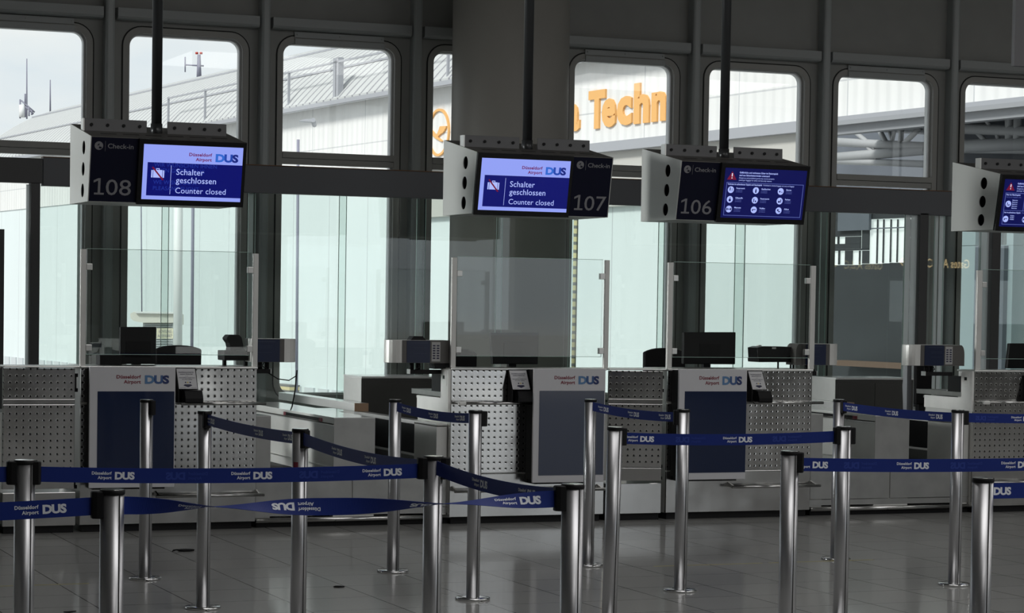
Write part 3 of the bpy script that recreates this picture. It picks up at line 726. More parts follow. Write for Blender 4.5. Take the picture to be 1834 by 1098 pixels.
# curved steel document readers at the outer ends of the counters
def reader(x_c, flip, label, full=True, shoulder=True):
    """x_c: x of the counter's outer edge; the housing reaches over the bag lane; flip: rounded end to the right"""
    s = -1 if not flip else 1
    Y0 = YC+.10
    e = empty('document_reader', (x_c, Y0, 1.10), label, 'document reader', 'curved steel document readers')
    z0, z1 = 1.158, 1.322
    def X(u): return x_c + s*u
    # plan outline: u from the counter side (0) to the rounded end (.46)
    n = 10; r = .085; L = .455
    us = .115 if flip else 0.
    out = [(us, 0.0)] + [(L-r+r*math.sin(PI/2*k/n*2), r-r*math.cos(PI/2*k/n*2)) for k in range(n+1)] + [(us, 2*r)]
    m = MB(); a = len(m.v)
    m.prism([(X(u), Y0+v) for u, v in out], z0, z1, 'Z', None, False)
    o = part(m, 'housing', 'steel_side', e, bevel=.002)
    for p in o.data.polygons: p.use_smooth = False
    m = MB(); m.box(min(X(us), X(.352)), max(X(us), X(.352)), Y0-.003, Y0+.004, z0+.001, z1-.001); part(m, 'front_cover', 'reader_cover', e)
    # rounded shoulder next to the counter
    m = MB(); sh = [(X(us-.055), z0), (X(us), z0), (X(us), z1)] + [(X(us-.02-.035*math.sin(PI/2*k/6)), z1-.075+.075*math.cos(PI/2*k/6)) for k in range(7)]
    if shoulder: m.prism(sh, Y0+.005, Y0+.16, 'Y'); part(m, 'side_shell', 'reader_cover', e)
    m = MB(); m.box(min(X(.14), X(.318)), max(X(.14), X(.318)), Y0-.006, Y0-.002, z0+.002, z1-.004); p = part(m, 'front_label', 'panel_blue_dark', e, 'dark blue label panel')
    t = MB(); t.box(min(X(.155), X(.285)), max(X(.155), X(.285)), Y0-.007, Y0-.006, z1-.022, z1-.017)
    for q in (.05, .062, .095): t.box(min(X(.16), X(.26)), max(X(.16), X(.26)), Y0-.007, Y0-.006, z1-q-.002, z1-q)
    part(t, 'print', 'panel_line', p)
    if not flip:
        m = MB(); m.box(min(X(.062), X(.128)), max(X(.062), X(.128)), Y0-.005, Y0-.002, z0+.012, z1-.012); p = part(m, 'sticker', 'sticker_grey', e, 'grey instruction sticker')
        t = MB()
        for i in range(2):
            for j in range(6): t.box(min(X(.070+i*.03), X(.09+i*.03)), max(X(.070+i*.03), X(.09+i*.03)), Y0-.0056, Y0-.005, z0+.03+j*.018, z0+.04+j*.018)
        part(t, 'print', 'print_dark', p)
    if full:
        m = MB(); m.prism([(X(.16), z1), (X(.275), z1), (X(.255), z1+.028), (X(.185), z1+.028)], Y0+.03, Y0+.12, 'Y'); part(m, 'lid', 'black', e)
    m = MB()
    for u in (.20, .25): m.tube((X(u), Y0+.08, 1.108), (X(u), Y0+.08, z0), .016)
    m.path([(X(.22), Y0+.04, z0), (X(.20), Y0+.03, 1.13), (X(.24), Y0+.03, 1.11)], .004)
    part(m, 'neck', 'black', e)
    m = MB(); u0 = .135 if flip else .02
    m = MB(); m.box(min(X(.27), X(u0)), max(X(.27), X(u0)), Y0+.05, Y0+.11, 1.078, 1.108); part(m, 'arm', 'black', e, bevel=.003)
    m = MB(); m.box(min(X(.275), X(.27)), max(X(.275), X(.27)), Y0+.05, Y0+.11, 1.078, 1.112); part(m, 'arm_tip', 'steel_light', e)
    if full:
        m = MB(); m.box(min(X(-.05), X(.10)), max(X(-.05), X(.10)), Y0+.01, Y0+.12, 1.115, z0); part(m, 'cable_box', 'black', e)
    return e
reader(5.925, False, 'steel document reader with black lid left of the 107 counter')
reader(10.235, False, 'steel document reader with bright rounded end left of the rightmost counter', False)
r = reader(4.345, True, 'dark document reader right of the 108 counter above the bag belt', False, False)
reader(8.715, True, 'document reader half hidden behind the 106 counter screen bar', False)
f = MB(); f.path([(4.60, YC+.15, 1.08), (4.66, YC+.12, 1.04), (4.74, YC+.12, 1.03), (4.80, YC+.15, 1.06), (4.81, YC+.16, 1.10)], .004)
f.path([(4.81, YC+.16, 1.10), (4.80, YC+.17, .95), (4.82, YC+.3, .84), (4.9, YC+.6, .80)], .005)
part(f, 'cable', 'black', r)

# white angle panels with tray beside counters 107 and 105
def side_console(x1, pts, label):
    """white L-shaped cheek on the counter's left side with tray, post and small display"""
    e = empty('side_console', (x1, YC, 0), label, 'console', 'white side consoles')
    Q = lambda x, y: (lambda p: (p.y, p.z))(aX(x, y, x1))
    yA, yJ, yE = Q(pts[0], 700)[0], Q(pts[1], 700)[0], Q(pts[2], 700)[0]      # front edge, inner corner, far end
    yA = max(yA, YC)
    zt = 1.118
    m = MB(); m.prism([(yA, .800), (yE, .806), (yE, .905), (yJ, .905), (yJ, zt), (yA, zt)], x1, x1+.02, 'X'); part(m, 'panel', 'white_panel', e, bevel=.003)
    m = MB(); m.box(x1-.003, x1, yA+.035, yJ-.035, .995, 1.102); p = part(m, 'display_plate', 'white_panel', e, bevel=.001)
    m = MB(); m.box(x1-.006, x1-.003, yA+.07, yJ-.055, 1.045, 1.070); part(m, 'display', 'black_gloss', p)
    m = MB(); m.box(x1+.0, x1+.02, yJ-.01, yE+.12, .912, .948); m.box(x1+.0, x1+.30, yJ+.0, yE+.12, .938, .948); part(m, 'tray', 'steel_dull', e, bevel=.002)
    m = MB(); m.box(x1+.0, x1+.05, yJ+.005, yJ+.19, .948, 1.075); part(m, 'post', 'black', e)
    m = MB(); m.box(x1+.06, x1+.20, yJ+.05, yJ+.3, .948, .956); part(m, 'keypad', 'steel_light', e)
side_console(5.893, (807.6, 789, 746.6), 'white angled side console left of the 107 counter')
side_console(10.297, (1746.4, 1720.8, 1655.4), 'white angled side console left of the rightmost counter')

# baggage belts between the counters
def conveyor(dx, label):
    X = lambda v: v+dx
    y0 = 15.81
    e = empty('baggage_conveyor', (X(4.485), y0, 0), label, 'baggage conveyor', 'steel baggage conveyors between counters')
    m = MB(); m.box(X(4.485), X(4.592), y0, y0+.30, .06, .785); part(m, 'side_housing', 'steel_dull', e, bevel=.003)
    m = MB(); m.box(X(5.052), X(5.36), y0, y0+2.4, .06, .712); m.box(X(5.054), X(5.36), y0, y0+2.4, .724, .766); d = part(m, 'divider', 'steel_side', e, bevel=.003)
    m = MB(); m.box(X(5.052), X(5.362), y0-.001, y0+2.45, .766, .770); part(m, 'divider_top', 'white_top', d)
    m = MB(); m.box(X(5.3), X(5.35), y0+.01, y0+.02, .5, .6); m = MB(); m.box(X(5.052), X(5.36), y0-.004, y0, .36, .766); part(m, 'divider_front', 'steel_dull', d, bevel=.001)
    m = MB(); m.box(X(5.046), X(5.052), y0, y0+2.4, .712, .718); m.box(X(5.044), X(5.052), y0, y0+2.4, .412, .420); part(m, 'trim_strip', 'steel_light', d)
    ya, yb = aX(577-dx*0, 750, 5.052).y, aX(509, 736, 5.052).y
    m = MB(); m.box(X(5.047), X(5.052), ya+.06, yb-.06, .728, .752); part(m, 'sensor_strip', 'black_gloss', d)
    m = MB(); m.box(X(5.046), X(5.052), ya, ya+.06, .727, .753); m.box(X(5.046), X(5.052), yb-.06, yb, .727, .753); part(m, 'red_cap', 'print_red', d)
    m = MB(); m.box(X(4.485), X(5.188), y0-.008, y0-.001, .125, .350); part(m, 'front_panel', 'steel_dull', e, bevel=.003)
    m = MB(); m.box(X(5.194), X(5.94), y0-.008, y0-.001, .125, .350); part(m, 'front_panel', 'steel_dull', e, bevel=.003)
    m = MB(); m.box(X(4.485), X(5.94), y0-.005, y0-.001, .08, .122); part(m, 'kick_strip', 'steel_dull', e)
    m = MB(); m.tube((X(4.487), y0-.01, .052), (X(5.938), y0-.01, .052), .017); part(m, 'bumper_rail', 'steel', e)
    m = MB(); m.box(X(4.5), X(5.93), y0+.02, y0+2.3, .0, .07); part(m, 'plinth', 'black', e)
    for a, c in ((4.594, 5.046), (5.362, 5.822)):
        m = MB(); m.box(X(a), X(c), y0+.05, y0+2.3, .33, .352); b_ = part(m, 'belt', 'belt_lane', e)
        m = MB(); m.box(X(a), X(c), y0-.010, y0+.05, .351, .358); part(m, 'lip', 'steel_light', b_)
        m = MB(); m.box(X(a), X(c), y0+2.2, y0+2.25, .352, .70); part(m, 'flap_curtain', 'black_soft', b_)
    m = MB(); m.box(X(5.826), X(5.908), y0, y0+.475, .06, .700); m.box(X(5.826), X(5.908), y0, y0+.475, .708, .722); s = part(m, 'side_wall', 'steel_side', e, bevel=.003)
    m = MB(); m.box(X(5.832), X(5.908), y0+.475, y0+1.9, .48, .690); part(m, 'belt_guard', 'black', s)
    m = MB(); m.box(X(5.826), X(5.908), y0+.475, y0+1.9, .695, .722); m.box(X(5.824), X(5.908), y0+.475, y0+1.9, .462, .478); part(m, 'guard_rail', 'white_top', s)
    m = MB(); m.box(X(5.826), X(5.908), y0+.475, y0+1.9, .06, .46); part(m, 'lower_wall', 'steel_dull', s)
    m = MB(); m.box(X(5.79), X(5.905), y0+1.78, y0+3.9, .725, .79); c = part(m, 'cover_box', 'white_top', e, bevel=.003)
    m = MB(); m.box(X(5.79), X(5.905), y0+1.775, y0+1.78, .725, .79); part(m, 'end_board', 'brown_card', c, 'tan end board')
    return e
conveyor(0, 'steel baggage conveyor between the 108 and 107 counters')
conveyor(DX, 'steel baggage conveyor between the 106 and 105 counters')
m = MB(); m.box(-2, 20, 18.50, 19.1, .0, .68)
tag(m.build('collecting_belt', 'white_top', None, (0, 18.55, 0), .004), 'pale collecting belt housing running along under the windows', 'baggage conveyor')
def cabinet(x0, x1, label, doors):
    y0, y1 = 17.95, 18.42
    e = empty('low_cabinet', (x0, y0, 0), label, 'cabinet', 'low dark cabinets behind the counters')
    m = MB(); m.box(x0+.002, x1, y0+.012, y1, 0, .975); part(m, 'carcass', 'white_panel', e)
    m = MB(); m.box(x0, x1, y0-.004, y1+.004, .975, .99); part(m, 'top', 'white_top', e, bevel=.002)
    m = MB(); m.box(x0+.004, x1, y0+.004, y0+.012, .02, .972); part(m, 'front', 'cabinet_dark', e)
    xs = [x0+.03+(x1-.06-x0)*k/doors for k in range(doors+1)]
    for a, b_ in zip(xs, xs[1:]):
        m = MB(); m.box(a+.004, b_-.004, y0, y0+.006, .05, .945); part(m, 'door', 'cabinet_dark', e, bevel=.002)
cabinet(5.965, 7.0, 'low dark cabinet with pale side behind the conveyor left of the 107 counter', 1)
cabinet(10.33, 11.12, 'low dark two-door cabinet behind the conveyor left of the rightmost counter', 2)
# ------------------------------------------------------------------ hanging check-in signs
from mathutils.geometry import tessellate_polygon
def plate_with_holes(mb, outer, holes, x0, x1, m=None):
    """plate in the YZ plane between x0 and x1 with round holes"""
    loops = [outer] + [[(cy+r*math.cos(2*PI*k/20), cz+r*math.sin(2*PI*k/20)) for k in range(20)] for cy, cz, r in holes]
    tri = tessellate_polygon([[Vector((p[0], p[1], 0)) for p in L] for L in loops])
    pts = [p for L in loops for p in L]; n = len(pts)
    v = [(x0, p[0], p[1]) for p in pts] + [(x1, p[0], p[1]) for p in pts]
    f = [tuple(t) for t in tri] + [tuple(k+n for k in reversed(t)) for t in tri]
    o = 0
    for L in loops:
        for k in range(len(L)):
            a, b_ = o+k, o+(k+1) % len(L); f.append((a, b_, n+b_, n+a))
        o += len(L)
    return mb.add(v, f, m)
SW_, SH_ = .692, .376                                   # lit screen
def screen_closed(mb, faint):
    """white-blue airport slide: counter closed"""
    out = []
    def rect(u0, u1, v0, v1, m, d): out.append(([(u0*SW_, -v1*SH_), (u1*SW_, -v1*SH_), (u1*SW_, -v0*SH_), (u0*SW_, -v0*SH_)], [(0, 1, 2, 3)], m, d))
    rect(0, 1, 0, 1, 'led_light', 0); rect(.045, 1, .325, .93, 'led_blue', 1)
    rect(.280, .284, .37, .895, 'led_text', 2)
    def txt(s, u, v, h, m, d=2, off=.012, sp=1.02):
        vv, ff, w_ = text2d(s, h*SH_, u*SW_, -v*SH_, 'L', off, sp); out.append((vv, ff, m, d))
    txt('Schalter', .335, .535, .114, 'led_text', 3, .004); txt('geschlossen', .335, .685, .114, 'led_text', 3, .004); txt('Counter closed', .335, .872, .108, 'led_text', 3, .0)
    if faint:
        for s, v in (('WIR WÜNSCHEN IHNEN', .40), ('EINEN GUTEN FLUG', .50), ('WE WISH YOU A', .715), ('PLEASANT FLIGHT', .825)): txt(s, .11, v, .075, 'led_faint', 2, 0)
    lg, wl = logo2d(0, 0, .150*SH_); k = .50*SW_/wl
    cm = {'a': 'led_red_text', 'D': 'led_logo_light', 'U': 'led_logo_mid', 'S': 'led_logo_dark'}
    for v, f, r in lg: out.append(([(p[0]*k+.455*SW_, p[1]-.275*SH_) for p in v], f, cm[r], 2))
    # struck-through suitcase
    rect(.105, .195, .46, .60, 'led_text', 3); rect(.085, .100, .465, .60, 'led_text', 3); rect(.200, .215, .465, .60, 'led_text', 3)
    rect(.135, .165, .43, .445, 'led_text', 3); rect(.132, .139, .43, .46, 'led_text', 3); rect(.161, .168, .43, .46, 'led_text', 3)
    out.append(([(.088*SW_, -.415*SH_), (.103*SW_, -.405*SH_), (.213*SW_, -.635*SH_), (.198*SW_, -.645*SH_)], [(0, 3, 2, 1)], 'led_red', 4))
    return out
def screen_goods(variant):
    out = []
    def rect(u0, u1, v0, v1, m, d): out.append(([(u0*SW_, -v1*SH_), (u1*SW_, -v1*SH_), (u1*SW_, -v0*SH_), (u0*SW_, -v0*SH_)], [(0, 1, 2, 3)], m, d))
    def txt(s, u, v, h, m, d=3, off=.01, wd_=None):
        vv, ff, w_ = text2d(s, h*SH_, 0, 0, 'L', off); k = 1 if wd_ is None else wd_*SW_/w_
        out.append(([(p[0]*k+u*SW_, p[1]-v*SH_) for p in vv], ff, m, d))
    def disc(u, v, r, m, d, n=22): out.append(([(u*SW_+r*SH_*math.cos(2*PI*k/n), -v*SH_+r*SH_*math.sin(2*PI*k/n)) for k in range(n)], [tuple(range(n))], m, d))
    rect(0, 1, 0, 1, 'led_navy', 0)
    out.append(([(.03*SW_, -.235*SH_), (.145*SW_, -.235*SH_), (.0875*SW_, -.065*SH_)], [(0, 1, 2)], 'led_red', 1))
    rect(.083, .094, .105, .17, 'led_white', 2); rect(.083, .094, .19, .21, 'led_white', 2)
    txt('Gefährliche und verbotene Güter im Reisegepäck', .175, .10, .036, 'led_text', 3, .02, .47); txt('sind aus Sicherheitsgründen untersagt!', .175, .155, .036, 'led_text', 3, .02, .37)
    txt('Dangerous and prohibited goods may not be carried in', .175, .205, .03, 'led_text', 3, 0, .43); txt('passenger baggage for safety and security reasons', .175, .25, .03, 'led_text', 3, 0, .40)
    def frame(u0, u1, v0, v1):
        for a in ((u0, u1, v0, v0+.010), (u0, u1, v1-.010, v1), (u0, u0+.006, v0, v1), (u1-.006, u1, v0, v1)): rect(*a, 'led_line', 2)
    def glyph(u, v, k):
        disc(u, v, .068, 'led_text', 2)
        q = lambda a, b_, c, d_: rect(u+a, u+b_, v+c, v+d_, 'led_navy', 3)
        if k == 0: q(-.015, -.004, -.045, .02); q(.012, .017, -.03, .03)
        elif k == 1: q(-.008, .008, -.02, .045); q(-.003, .003, -.04, -.02)
        elif k == 2: q(-.02, -.003, -.01, .02); q(.008, .022, .006, .02)
        elif k == 3: disc(u, v+.015, .026, 'led_navy', 3); q(-.004, .004, -.04, 0)
        elif k == 4: q(-.018, -.008, -.03, .04); q(.002, .016, .005, .04)
        elif k == 5: disc(u-.008, v+.015, .022, 'led_navy', 3); q(.008, .018, -.035, .03)
        elif k == 6: q(-.025, .025, -.008, .008); q(-.03, -.018, -.025, .025); q(.018, .03, -.025, .025)
        elif k == 7: q(-.022, .022, -.014, .0); q(-.022, -.010, 0, .025)
        else: disc(u-.01, v-.01, .02, 'led_navy', 3); q(-.005, .02, .01, .03)
    if variant == 0:
        frame(.03, .975, .285, .955)
        txt('Verboten im aufgegebenen Gepäck und Handgepäck', .045, .338, .034, 'led_text', 3, .02, .42); txt('Prohibited in checked baggage and carry-on baggage', .48, .338, .03, 'led_text', 3, 0, .38)
        caps = ['Feuerwerk', 'Gasflaschen', 'Säuren', 'Giftstoffe', 'Feuerzeuge', 'Farben', 'Magnete', 'Waffen', 'Akkus']
        for i in range(3):
            for j in range(3):
                u, v = .09+.305*i, .435+.195*j; glyph(u, v, j*3+i)
                txt(caps[j*3+i], u+.065, v-.02, .032, 'led_text', 3, .02)
                for q in range(2): txt('prohibited', u+.065, v+.015+.032*q, .024, 'led_line', 3, 0)
    else:
        frame(.03, .975, .285, .955); rect(.03, .975, .655, .663, 'led_line', 2); rect(.29, .296, .285, .66, 'led_line', 2); rect(.55, .556, .285, .66, 'led_line', 2)
        for i in range(3): txt('Nur im Handgepäck', .045+.26*i, .34, .034, 'led_text', 3, .02, .19); txt('Carry-on baggage only', .045+.26*i, .385, .026, 'led_line', 3, 0, .2)
        txt('Nur im aufgegebenen Gepäck', .045, .715, .032, 'led_text', 3, .02, .22); txt('Checked baggage only', .28, .715, .03, 'led_line', 3, 0, .2)
        for i in range(3):
            glyph(.085+.26*i, .52, (4, 0, 5)[i]); glyph(.075+.26*i, .84, (7, 6, 0)[i])
            for q in range(5): txt('Batterien', .135+.26*i, .45+.042*q, .026, 'led_text', 3, .01)
            for q in range(3): txt('Waffen', .13+.26*i, .78+.038*q, .026, 'led_text', 3, .01)
    return out
def hanging_sign(x0, num, left_num, content, label):
    wd_ = 1.072; x1 = x0+wd_
    FT, FB, BT, BB = (15.70, 2.675), (15.785, 2.24), (16.39, 2.80), (16.39, 2.24)
    e = empty('hanging_sign', (x0+.535, 16.05, 2.24), label, 'sign', 'hanging check-in signs')
    sx, sy = FB[0]-FT[0], FB[1]-FT[1]; sl = math.hypot(sx, sy)
    nY, nZ = -abs(sy)/sl, -abs(sx)/sl                   # outward normal of the sloping front
    def fr(u, w_, d=0.):                                # point on the front: u from the left, w down the slope, d out of it
        return (x0+u, FT[0]+sx*w_/sl+nY*d, FT[1]+sy*w_/sl+nZ*d)
    def frbox(mb, u0, u1, w0, w1, d0, d1, m=None):
        mb.hexa([fr(u0, w1, d1), fr(u1, w1, d1), fr(u1, w1, d0), fr(u0, w1, d0), fr(u0, w0, d1), fr(u1, w0, d1), fr(u1, w0, d0), fr(u0, w0, d0)], m)
    holes = [(15.93, 2.61, .047), (15.945, 2.465, .047), (15.96, 2.32, .047)]
    for a, b_ in ((x0, x0+.006), (x1-.006, x1)):
        m = MB(); plate_with_holes(m, [FT, FB, BB, BT], holes, a, b_); part(m, 'end_plate', 'sign_plate', e)
    m = MB(); m.prism([FT, BT, (BT[0], BT[1]-.006), (FT[0], FT[1]-.006)], x0+.006, x1-.006, 'X'); top = part(m, 'top_plate', 'sign_top', e)
    m = MB()
    for k in range(6):
        u = .10+.155*k; q = .22; yy = FT[0]+(BT[0]-FT[0])*q; zz = FT[1]+(BT[1]-FT[1])*q
        m.hexa([(x0+u, yy, zz-.001), (x0+u+.11, yy, zz-.001), (x0+u+.11, yy+.03, zz+.0045), (x0+u, yy+.03, zz+.0045), (x0+u, yy, zz+.001), (x0+u+.11, yy, zz+.001), (x0+u+.11, yy+.03, zz+.0065), (x0+u, yy+.03, zz+.0065)])
    part(m, 'vent_slot', 'gasket', top)
    m = MB(); m.box(x0+.006, x1-.006, FB[0]+.0, BB[0], 2.24, 2.247); part(m, 'bottom_plate', 'sign_plate', e)
    m = MB(); m.box(x0+.006, x1-.006, 16.384, 16.39, 2.247, 2.795); part(m, 'back_plate', 'sign_navy', e)
    m = MB(); frbox(m, .006, wd_-.006, 0.004, sl-.002, -.008, .0); part(m, 'front_plate', 'sign_navy', e, 'dark navy number plate')
    # lettering of the number plate
    base = 0. if left_num else .755
    t = MB()
    def T(s, u, w_, h, off=.01, width=None):
        vv, ff, ww = text2d(s, h, 0, 0, 'L', off); k = 1 if width is None else width/ww
        t.add([fr(base+u+p[0]*k, w_-p[1], .0012) for p in vv], ff, 'sign_print')
    T('Check-in', .118, .078, .033, .012, .175)
    if num:
        def poly(u, w0, h, pts):
            t.add([fr(base+u+a*h, w0-b*h, .0012) for a, b in pts], [tuple(range(len(pts)))], 'sign_print')
        poly(.028, .395, .112, [(.10, 0), (.70, 0), (.70, .115), (.47, .115), (.47, 1), (.33, 1), (.05, .86), (.05, .72), (.32, .85), (.32, .115), (.10, .115)])
        T(num[1:], .118, .395, .112, .002, .172)
    t.add([fr(base+.057+.029*math.cos(2*PI*k/24), .063+.029*math.sin(2*PI*k/24), .0010) for k in range(24)], [tuple(range(24))], 'sign_print')
    frbox(t, base+.100, base+.1015, .030, .100, 0, .001, 'sign_print')
    t.add([fr(base+a, b_, .0016) for a, b_ in ((.044, .062), (.058, .048), (.063, .052), (.054, .062), (.066, .066), (.064, .070))], [(0, 1, 2, 3), (3, 4, 5)], 'sign_navy')
    t.add([fr(base+a, b_, .0016) for a, b_ in ((.058, .070), (.076, .070), (.076, .082), (.058, .082))], [(0, 1, 2, 3)], 'sign_navy')
    part(t, 'lettering', None, e)
    # the monitor
    u0 = .325 if left_num else -.002; u1 = u0+.749
    m = MB(); frbox(m, u0, u1, .0, sl+.006, .0, .028); mon = part(m, 'monitor', 'black_gloss', e, 'black-framed lit monitor', bevel=.002)
    ox, oz = u0+.033, .036
    t = MB()
    for v, f, mm, d in content: t.add([fr(ox+p[0], oz-p[1], .0284+.0005*d) for p in v], f, mm)
    part(t, 'screen', None, mon)
    # brackets and pole
    yb = 16.02
    for a, b_ in ((.02, .455), (.60, 1.02)):
        zt = 2.725
        m = MB(); m.box(x0+a, x0+b_, yb, yb+.010, zt, zt+.092); m.box(x0+a, x0+b_, yb, yb+.06, zt-.012, zt); br = part(m, 'bracket', 'sign_bracket', e, bevel=.001)
        for k in range(4): m = MB(); m.tube((x0+a+.05+(b_-a-.10)*k/3, yb-.008, zt+.05), (x0+a+.05+(b_-a-.10)*k/3, yb, zt+.05), .011, n=12); part(m, 'bolt', 'black', br)
    m = MB(); m.box(x0+.008, x0+.018, yb-.02, yb+.05, 2.715, 2.815); part(m, 'bracket_edge', 'steel_light', e)
    m = MB(); m.tube((x0+.53, 16.05, 2.70), (x0+.53, 16.05, 6.2), .036, n=28); m.tube((x0+.53, 16.05, 2.70), (x0+.53, 16.05, 2.80), .041, n=28); part(m, 'pole', 'pole_dark', e)
    return e
hanging_sign(3.285, '108', True, screen_closed(None, True), 'hanging check-in sign 108 with counter-closed screen, leftmost')
hanging_sign(6.064, '107', False, screen_closed(None, False), 'hanging check-in sign 107 with counter-closed screen left of its number')
hanging_sign(7.688, '106', True, screen_goods(0), 'hanging check-in sign 106 with dark blue warning screen')
hanging_sign(10.475, '', False, screen_goods(1), 'hanging check-in sign cut by the right photo edge, warning screen beside bare end plate')
p = aY(1812, 118, 15.0)
m = MB(); m.box(p.x+.02, p.x+1.4, 15.0, 15.04, p.z, p.z+1.1); tag(m.build('overhead_panel', 'overhead_grey', None, (p.x, 15, p.z), .004), 'corner of a plain grey overhead panel at the top right of the photo', 'overhead panel')
m = MB(); m.tube((p.x+.7, 15.12, p.z+1.1), (p.x+.7, 15.12, 6.2), .03); part(m, 'pole', 'pole_dark', bpy.data.objects['overhead_panel'])
# ------------------------------------------------------------------ queue posts and belts
PH = 1.02
def post(x, y, label, clips, lean=(0, 0)):
    e = empty('barrier_post', (x, y, 0), label, 'queue post', 'silver queue barrier posts')
    m = MB(); m.lathe([(.036, .012), (.036, PH-.012)], (x, y, 0), 40); tb = part(m, 'tube', 'post_metal', e)
    m = MB()
    va = math.atan2(-y, -x)                            # towards the viewer
    for da in (math.radians(37), math.radians(217)):
        a = va + da; c, s_ = math.cos(a), math.sin(a)
        m.hexa([(x+c*r+s_*t, y+s_*r-c*t, z) for z in (.014, PH-.014) for r, t in ((.0355, -.0022), (.0366, -.0022), (.0366, .0022), (.0355, .0022))])
    part(m, 'groove', 'gasket', tb)
    m = MB(); m.lathe([(.092, 0), (.094, .004), (.094, .010), (.088, .0135), (.042, .015)], (x, y, 0), 40); part(m, 'base_plate', 'chrome', e)
    m = MB(); m.lathe([(.0375, PH-.014), (.0385, PH-.010), (.0385, PH-.003), (.036, PH)], (x, y, 0), 40); cp = part(m, 'cap', 'black', e)
    m = MB(); m.lathe([(.035, PH-.0005), (.035, PH+.0012)], (x, y, 0), 40); part(m, 'cap_disc', 'steel', cp, 'brushed steel disc on top')
    for dx, dy, big in clips:
        d = Vector((dx, dy, 0)).normalized(); n = Vector((-d.y, d.x, 0)); hw = .024
        q = [(.028, -hw*.9), (.050, -hw*.8), (.056 + .008*big, -hw*.5), (.056 + .008*big, hw*.5), (.050, hw*.8), (.028, hw*.9)]
        m = MB(); m.prism([(x+d.x*r+n.x*t, y+d.y*r+n.y*t) for r, t in q], PH-.086, PH-.004, 'Z'); part(m, 'belt_clip', 'black', e, bevel=.004)
    if lean != (0, 0): e.rotation_euler = (lean[0], lean[1], 0)
    return e
def top(px, py): p = aZ(px, py, PH); return p.x, p.y
XP, XM, YP, YM = (1, 0, 0), (-1, 0, 0), (0, 1, 0), (0, -1, 0)
P1 = (3.066, 13.07); P2 = (3.062, 11.755); P3 = (4.551, 13.06); P4 = (4.550, 11.745); P5 = (5.815, 13.07); P6 = (5.812, 11.785); P7 = (7.520, 13.02); P8 = (7.508, 11.63)
Pa, Pb, Pc, Pd, Pe = top(44.5, 824), top(201, 877), top(538, 768), top(776.5, 817), top(1026, 867)
Pf, Pg, Ph, Pi_ = top(1096, 765), top(1415, 808), top(1512, 764), top(1761, 856)
post(*P1, 'silver queue post standing in front of the 108 counter poster', [(.6, -.8, 0)])
post(*P2, 'silver queue post just right of the 108 counter poster, belt running right from it', [(0, -1, 0)])
post(*P3, 'silver queue post in front of the baggage conveyor between counters 108 and 107', [])
post(*P4, 'silver queue post in front of the bright punched panel of the 107 counter', [(1, -.2, 1)])
post(*P5, 'silver queue post in front of the right side of the 107 counter poster', [])
post(*P6, 'silver queue post in front of the left side of the 106 counter poster', [(-1, .2, 0)])
post(*P7, 'farthest silver queue post right of the 106 counter, mostly behind a nearer post', [(.3, -1, 0)])
post(*P8, 'silver queue post below the right white side console', [(1, -.2, 1)])
post(*Pc, 'silver queue post with red sticker in front of the left baggage conveyor', [(.3, -1, 0)])
post(*Pf, 'slightly tilted silver queue post in front of the gate between counters 107 and 106', [(1, -.1, 0)], (0, math.radians(1.0)))
post(*Ph, 'silver queue post with two black clips right of the 106 counter', [(-1, 0, 0), (1, -.2, 0)])
post(*Pa, 'silver queue post at the left photo edge with clips on both sides', [(-1, 0, 1), (1, -.3, 0)])
post(*Pd, 'central silver queue post with large black clips on both sides', [(-1, 0, 1), (.9, -.5, 1)])
post(*Pg, 'silver queue post in front of the 106 counter shelf end, belt running right', [(.8, -.5, 0)])
post(*Pb, 'large foreground silver queue post second from the left photo edge', [(-1, 0, 1)])
post(*Pe, 'large foreground silver queue post in front of the 107 counter poster', [(-1, 0, 1)])
post(*Pi_, 'large foreground silver queue post at the right photo edge', [])
m = MB(); c_ = bpy.data.objects['barrier_post.008']
va = math.atan2(-Pc[1], -Pc[0])
def onpost(p, da, z, r=.0364): a = math.atan2(-p[1], -p[0])+da; return (p[0]+r*math.cos(a), p[1]+r*math.sin(a), z)
da = [-.95+.12*k for k in range(7)]
for a0, a1 in zip(da, da[1:]): m.add([onpost(Pc, a0, .835), onpost(Pc, a1, .835), onpost(Pc, a1, .872), onpost(Pc, a0, .872)], [(0, 1, 2, 3)], 'print_red')
part(m, 'sticker', None, c_, 'red sticker')

